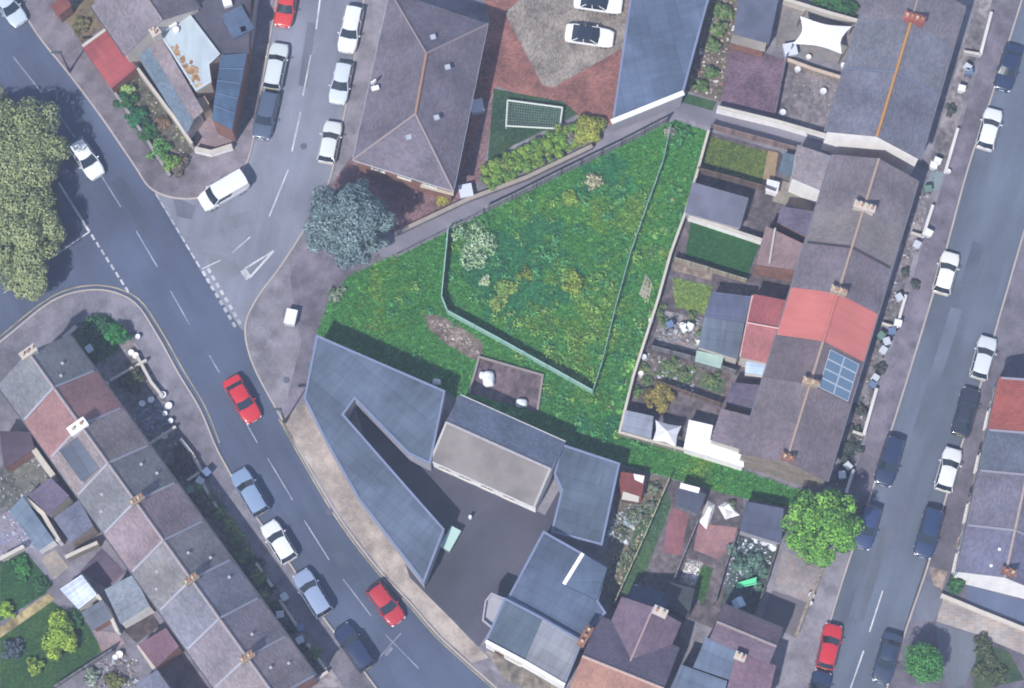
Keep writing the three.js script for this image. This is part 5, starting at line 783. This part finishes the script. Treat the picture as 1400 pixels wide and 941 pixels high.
rubble('garden_clutter', 'junk in the small yards behind the west terrace', [[0, 645], [44, 616], [68, 650], [30, 680], [0, 700]], 120, ['#7c807a', '#8a8a8c', '#5d6258', '#a0a2a6', '#6f5f6a'], .12, .45);
rubble('garden_clutter', 'pale junk on the patio behind the west terrace', [[0, 705], [28, 692], [48, 750], [0, 770]], 110, ['#8f8fa4', '#a4a8b8', '#7d7f98', '#b8bac4'], .12, .5);
rubble('garden_clutter', 'weeds and stones in the corner garden behind the pavement', [[160, 125], [185, 100], [262, 200], [228, 230]], 260, ['#7a7066', '#8f8474', '#5f7048', '#6d8a4c', '#a0968c'], .12, .45);
rubble('weed_clumps', 'rough bushy weeds along the strip beside the rear gardens', [[905, 240], [940, 240], [925, 320], [885, 455], [850, 585], [830, 560], [870, 400]], 300, ['#437c40', '#5a9048', '#356e3e', '#6c9c50', '#80885c'], .2, .75);

// lumpy tall weeds spread through the plot, denser and yellower towards its south corner
{ const B = [[], []]; let k = 0; while (k < 330) { const u = rr(520, 930), v = rr(190, 620); if (!inPoly(FIELD, u, v) || inPoly([[572, 424], [668, 464], [748, 510], [740, 570], [632, 545]], u, v)) continue; const w = zone(u, v, 780, 455, 120) + .6 * zone(u, v, 860, 310, 90) + .5 * zone(u, v, 720, 285, 70); if (rnd() > .35 + w) continue; const r = rr(.22, .62), p = P(u, v, .3); B[rnd() < .25 + w ? 0 : 1].push([p.x, r * .45, p.z, r]); k++; }
  [[B[0], ['#74a24a', '#86b054', '#679646', '#94b45e'], 'yellow green tall weeds in the overgrown plot'], [B[1], ['#3f8f58', '#56a262', '#347c58', '#6cae66'], 'dark green tall weeds in the overgrown plot']].forEach(([b, c, l], i) => { const m = shadow(new THREE.Mesh(leafCloud(b, 9000, .12, c, 4000 + i), LEAFM)); m.name = numbered('weeds'); m.userData = { kind: 'stuff', label: l, category: 'weeds' }; scene.add(m); }); }

// ------------------------------------------------------------------ vehicles
const CG = { hatch: { L: 4.05, W: 1.78, H: 1.48, b0: .02, b1: .70, r0: .11, r1: .5, belt: .92, nose: .72, tail: .9 }, saloon: { L: 4.55, W: 1.82, H: 1.43, b0: .14, b1: .70, r0: .27, r1: .53, belt: .9, nose: .7, tail: .9 }, estate: { L: 4.5, W: 1.84, H: 1.55, b0: .01, b1: .71, r0: .07, r1: .54, belt: .95, nose: .76, tail: .92 }, van: { L: 4.7, W: 1.88, H: 1.85, b0: .0, b1: .8, r0: .02, r1: .66, belt: 1.1, nose: .82, tail: 1.05 } };
const CARPAINT = new THREE.MeshPhysicalMaterial({ color: '#ffffff', roughness: .35, clearcoat: 1, clearcoatRoughness: .1 });
const TYRE = M('#16161a', null, .85), RIM = M('#9a9da6', null, .35, 0, { metalness: .7 }), TRIM = M('#1c1d22', null, .7), LAMPW = M('#e6eaf2', null, .15), LAMPR = M('#8c1d22', null, .2);
function carProto(type) {
  const k = CG[type], g = new THREE.Group(), O = new THREE.Vector3(); ORG.set(g, O); g.userData = {};
  const X = t => (t - .5) * k.L, T = [0, .012, .04, .1, .2, .35, .5, .62, .7, .76, .84, .91, .96, .988, 1], idx = [], pos = [];
  const hw = t => k.W / 2 * (1 - .16 * Math.pow(Math.max(0, .1 - t) / .1, 2.2) - .3 * Math.pow(Math.max(0, t - .82) / .18, 2.6)), top = t => t < k.b1 ? (t < .1 ? k.tail + (k.belt - k.tail) * t / .1 : k.belt) - (t < .012 ? .1 : 0) : k.belt - (k.belt - k.nose) * Math.pow((t - k.b1) / (1 - k.b1), 1.5) - (t > .99 ? .12 : 0);
  const sec = t => { const w = hw(t), y = top(t); return [[w * .86, .2], [w * .97, .32], [w, .55], [w * .985, y - .16], [w * .93, y - .04], [w * .8, y], [w * .4, y + .025], [0, y + .03]]; };
  T.forEach(t => { const s = sec(t), full = [...s, ...s.slice(0, -1).reverse().map(([a, b]) => [-a, b])]; full.forEach(([z, y]) => pos.push(X(t), y, z)); });
  const m = 15; for (let i = 0; i + 1 < T.length; i++) for (let j = 0; j < m; j++) { const a = i * m + j, b = i * m + (j + 1) % m, c = a + m, d = b + m; idx.push(a, b, c, b, d, c); }
  for (const [o, f] of [[0, 1], [(T.length - 1) * m, 0]]) for (let j = 1; j + 1 < m; j++) f ? idx.push(o, o + j + 1, o + j) : idx.push(o, o + j, o + j + 1);
  let bg = new THREE.BufferGeometry(); bg.setAttribute('position', new THREE.Float32BufferAttribute(pos, 3)); bg.setIndex(idx); bg.computeVertexNormals(); bg = bg.toNonIndexed(); const body = part('body', bg, CARPAINT, g);
  // greenhouse
  const wb = k.W / 2 * .93, wr = k.W / 2 * (type === 'van' ? .84 : .74), yb = k.belt - .03, yr = k.H - .07, B = (t, z) => new THREE.Vector3(X(t), yb, z), Rf = (t, z) => new THREE.Vector3(X(t), yr, z);
  const sheet = (a0, a1, c1, c0, bow) => { const p = [], N = 6; for (let i = 0; i < N; i++) { const f = q => { const A = a0.clone().lerp(a1, q), C = c0.clone().lerp(c1, q), o = bow * Math.sin(q * Math.PI); A.x += o; C.x += o; return [A, C]; }; const [A, C] = f(i / N), [A2, C2] = f((i + 1) / N); for (const v of [A, A2, C2, A, C2, C]) p.push(v.x, v.y, v.z); } const gg = new THREE.BufferGeometry(); gg.setAttribute('position', new THREE.Float32BufferAttribute(p, 3)); gg.setAttribute('uv', new THREE.Float32BufferAttribute(new Array(p.length / 3 * 2).fill(0), 2)); gg.computeVertexNormals(); return gg; };
  part('windscreen', sheet(B(k.b1, -wb), B(k.b1, wb), Rf(k.r1, wr), Rf(k.r1, -wr), .13), GLASS, g);
  part('rear_window', sheet(B(k.b0, wb), B(k.b0, -wb), Rf(k.r0, -wr), Rf(k.r0, wr), -.06), type === 'van' ? CARPAINT : GLASS, g);
  for (const s of [-1, 1]) part('side_window', sheet(B(k.b0, s * wb), B(k.b1, s * wb), Rf(k.r1, s * wr), Rf(k.r0, s * wr), 0), GLASS, g);
  const rp = [], N = 8, RV = (i, j) => { const a = i / N, b = j / N * 2 - 1, bow = Math.cos(b * 1.57); return new THREE.Vector3(X(k.r0 - .008) - .06 * bow + (X(k.r1 + .012) - X(k.r0 - .008) + .19 * bow) * a, yr - .015 + .085 * (1 - Math.pow(Math.abs(b), 2.6)) * (1 - Math.pow(Math.abs(a * 2 - 1), 4) * .7), b * (wr + .025)); };
  for (let i = 0; i < N; i++) for (let j = 0; j < N; j++) { const A = RV(i, j), C = RV(i + 1, j), D = RV(i + 1, j + 1), E = RV(i, j + 1); for (const v of [A, E, D, A, D, C]) rp.push(v.x, v.y, v.z); }
  let rg = new THREE.BufferGeometry(); rg.setAttribute('position', new THREE.Float32BufferAttribute(rp, 3)); rg = mergeVertices(rg); rg.computeVertexNormals(); const rgn = rg.toNonIndexed(); const low = rgn.clone(); low.translate(0, -.03, 0); part('roof', mergeGeometries([rgn, low]), CARPAINT, g);
  for (const s of [-1, 1]) { const mid = (k.b0 + k.b1) / 2, mr = (k.r0 + k.r1) / 2; for (const [tb, tr] of [[k.b0, k.r0], [k.b1, k.r1], [mid - .02, mr - .01]]) part('pillar', bar(B(tb, s * wb), Rf(tr, s * wr), .045, .04, 5), CARPAINT, g); if (type === 'van') part('load_panel', slab([B(k.b0 + .01, s * (wb + .02)), B(mid + .02, s * (wb + .02)), Rf(mr, s * (wr + .03)), Rf(k.r0, s * (wr + .03))], .03), CARPAINT, g); }
  for (const t of [.18, .82]) for (const s of [-1, 1]) { const w = new THREE.CylinderGeometry(.32, .32, .2, 16).toNonIndexed(); w.rotateX(Math.PI / 2); w.translate(X(t), .32, s * (k.W / 2 - .11)); const W = part('wheel', w, TYRE, g); const r = new THREE.CylinderGeometry(.2, .2, .02, 12).toNonIndexed(); r.rotateX(Math.PI / 2); r.translate(X(t), .32, s * (k.W / 2 + .005)); part('rim', r, RIM, W); const ar = new THREE.CylinderGeometry(.37, .37, .03, 16, 1, false, -Math.PI / 2, Math.PI).toNonIndexed(); ar.rotateX(Math.PI / 2); ar.translate(X(t), .32, s * (k.W / 2 - .013)); }
  for (const s of [-1, 1]) { const mi = new THREE.SphereGeometry(.1, 8, 6).toNonIndexed(); mi.scale(.7, .8, 1.2); mi.translate(X(k.b1 - .07), k.belt + .07, s * (k.W / 2 + .07)); part('mirror', mi, CARPAINT, g);
    const hl = new THREE.SphereGeometry(.16, 8, 6).toNonIndexed(); hl.scale(1.1, .5, 1); hl.translate(X(.965), k.nose - .1, s * k.W * .335); part('headlight', hl, LAMPW, g); const tl = new THREE.SphereGeometry(.13, 8, 6).toNonIndexed(); tl.scale(.6, 1.1, .9); tl.translate(X(.02), k.tail - .16, s * k.W * .39); part('tail_light', tl, LAMPR, g); }
  part('front_plate', box(new THREE.Vector3(X(1) + .005, .42, 0), .02, .11, .5), LAMPW, g); part('rear_plate', box(new THREE.Vector3(X(0) - .005, .55, 0), .02, .11, .5), M('#d8c060', null, .5), g);
  part('front_grille', box(new THREE.Vector3(X(1) - .03, .28, 0), .05, .12, 1.0), TRIM, g); part('wiper', bar(new THREE.Vector3(X(k.b1) + .1, yb + .05, -.3), new THREE.Vector3(X(k.b1) - .02, yb + .09, .35), .012, .012, 4), TRIM, g);
  return g;
}
const protos = {}; for (const t in CG) protos[t] = carProto(t);
const paints = {}; function paintMat(hex) { return paints[hex] || (paints[hex] = Object.assign(CARPAINT.clone(), {}), paints[hex].color.set(hex), paints[hex]); }
const W0 = '#dfe1e6', SIL = '#b9c4d2', NAVY = '#1e2c4e', RED = '#c01f26', BLU = '#7f94b4', DK = '#272d3c';
function car(type, u, v, du, dv, hex, label, panel) {
  const c = protos[type].clone(), a = P(u, v, .75), b = P(u + du * 30, v + dv * 30, .75), m = paintMat(hex); c.name = numbered(type === 'van' ? 'van' : 'car'); c.userData = {}; tag(c, label, type === 'van' ? 'van' : 'car', 'vehicles on the streets');
  c.position.set(a.x, panel || .006, a.z); c.scale.setScalar(1.02); c.rotation.y = -Math.atan2(b.z - a.z, b.x - a.x); c.traverse(o => { if (o.isMesh && o.material === CARPAINT) o.material = m; }); scene.add(c); return c;
}
car('hatch', 12, 9, .6, .8, SIL, 'silver car in the main road beside the red roofed porch'); car('hatch', 118, 217, .56, .83, W0, 'whitish car driving in the main road beside the olive tree'); car('saloon', 331, 546, .5, .86, RED, 'red car in the main road opposite the grey warehouse corner');
car('estate', 341, 673, -.5, -.87, BLU, 'light blue car parked at the kerb above the white car'); car('hatch', 381, 741, -.52, -.85, W0, 'white car parked between two blue cars at the terrace kerb'); car('estate', 427, 811, -.52, -.85, '#8b9ab8', 'grey blue car parked between the white car and the navy car'); car('estate', 484, 885, -.56, -.83, NAVY, 'navy car parked at the terrace kerb beyond the grey blue car'); car('hatch', 527, 826, .6, .8, '#b0242c', 'red car beside the tan footway opposite the parked cars');
car('van', 305, 262, -.87, .5, W0, 'white van parked round the corner kerb of the side street');
car('hatch', 391, 8, -.2, .98, '#c8342c', 'red car parked in the side street beside the corner house'); car('estate', 377, 90, .2, -.98, '#c9d2d6', 'pale car parked between the red and the dark grey cars in the side street'); car('estate', 363, 158, -.22, .97, '#4c5870', 'dark grey estate car parked nearest the white van on the corner');
car('estate', 479, 40, -.2, .98, W0, 'white estate car in the row beside the hip roofed house'); car('hatch', 466, 113, -.2, .98, '#c6d0dc', 'silver car in the middle of the row beside the hip roofed house'); car('hatch', 451, 194, .2, -.98, '#d5dadb', 'white car nearest the grey blue tree in the side street');
{ const a = car('saloon', 806, 49, .99, .14, '#eef0f4', 'white car with a dark glass roof standing whole on the lilac paving', .15), b = car('saloon', 818, 3, .99, .14, '#eef0f4', 'white car with a dark roof straddling the red paving of the car park', .15); for (const c of [a, b]) { const r = c.getObjectByName('roof'); r.material = GLASS; r.userData.label = 'dark glass roof'; } }
car('saloon', 1379, 92, -.28, .96, NAVY, 'navy car parked beside the house with the red brick chimney'); car('hatch', 1353, 176, .26, -.96, W0, 'white car parked beside the house with the white south gable'); car('hatch', 1294, 373, .26, -.96, '#e4e2dc', 'white car parked alone on the terrace side of the east street');
car('hatch', 1345, 489, .26, -.96, '#cdd2da', 'white car parked directly above the dark car on the east kerb'); car('saloon', 1321, 563, .26, -.96, DK, 'dark car parked between two white cars on the east kerb'); car('hatch', 1297, 642, .26, -.96, W0, 'white car parked between a dark car and a navy car on the east kerb'); car('estate', 1216, 631, -.28, .96, NAVY, 'navy car parked beside the lilac end house'); car('hatch', 1186, 720, -.28, .96, '#2c3c66', 'blue car half hidden by the lime green tree'); car('estate', 1270, 729, -.26, .96, '#22345a', 'navy car parked near the cone shaped shrub'); car('hatch', 1134, 884, .22, -.97, RED, 'red car parked beside the paved drive on the east street'); car('saloon', 1213, 900, -.26, .96, '#2a3852', 'dark blue car parked beside the round dark green tree'); car('hatch', 1118, 948, .26, -.96, NAVY, 'navy car parked bumper to bumper with the red car');

renderer.render(scene, camera);
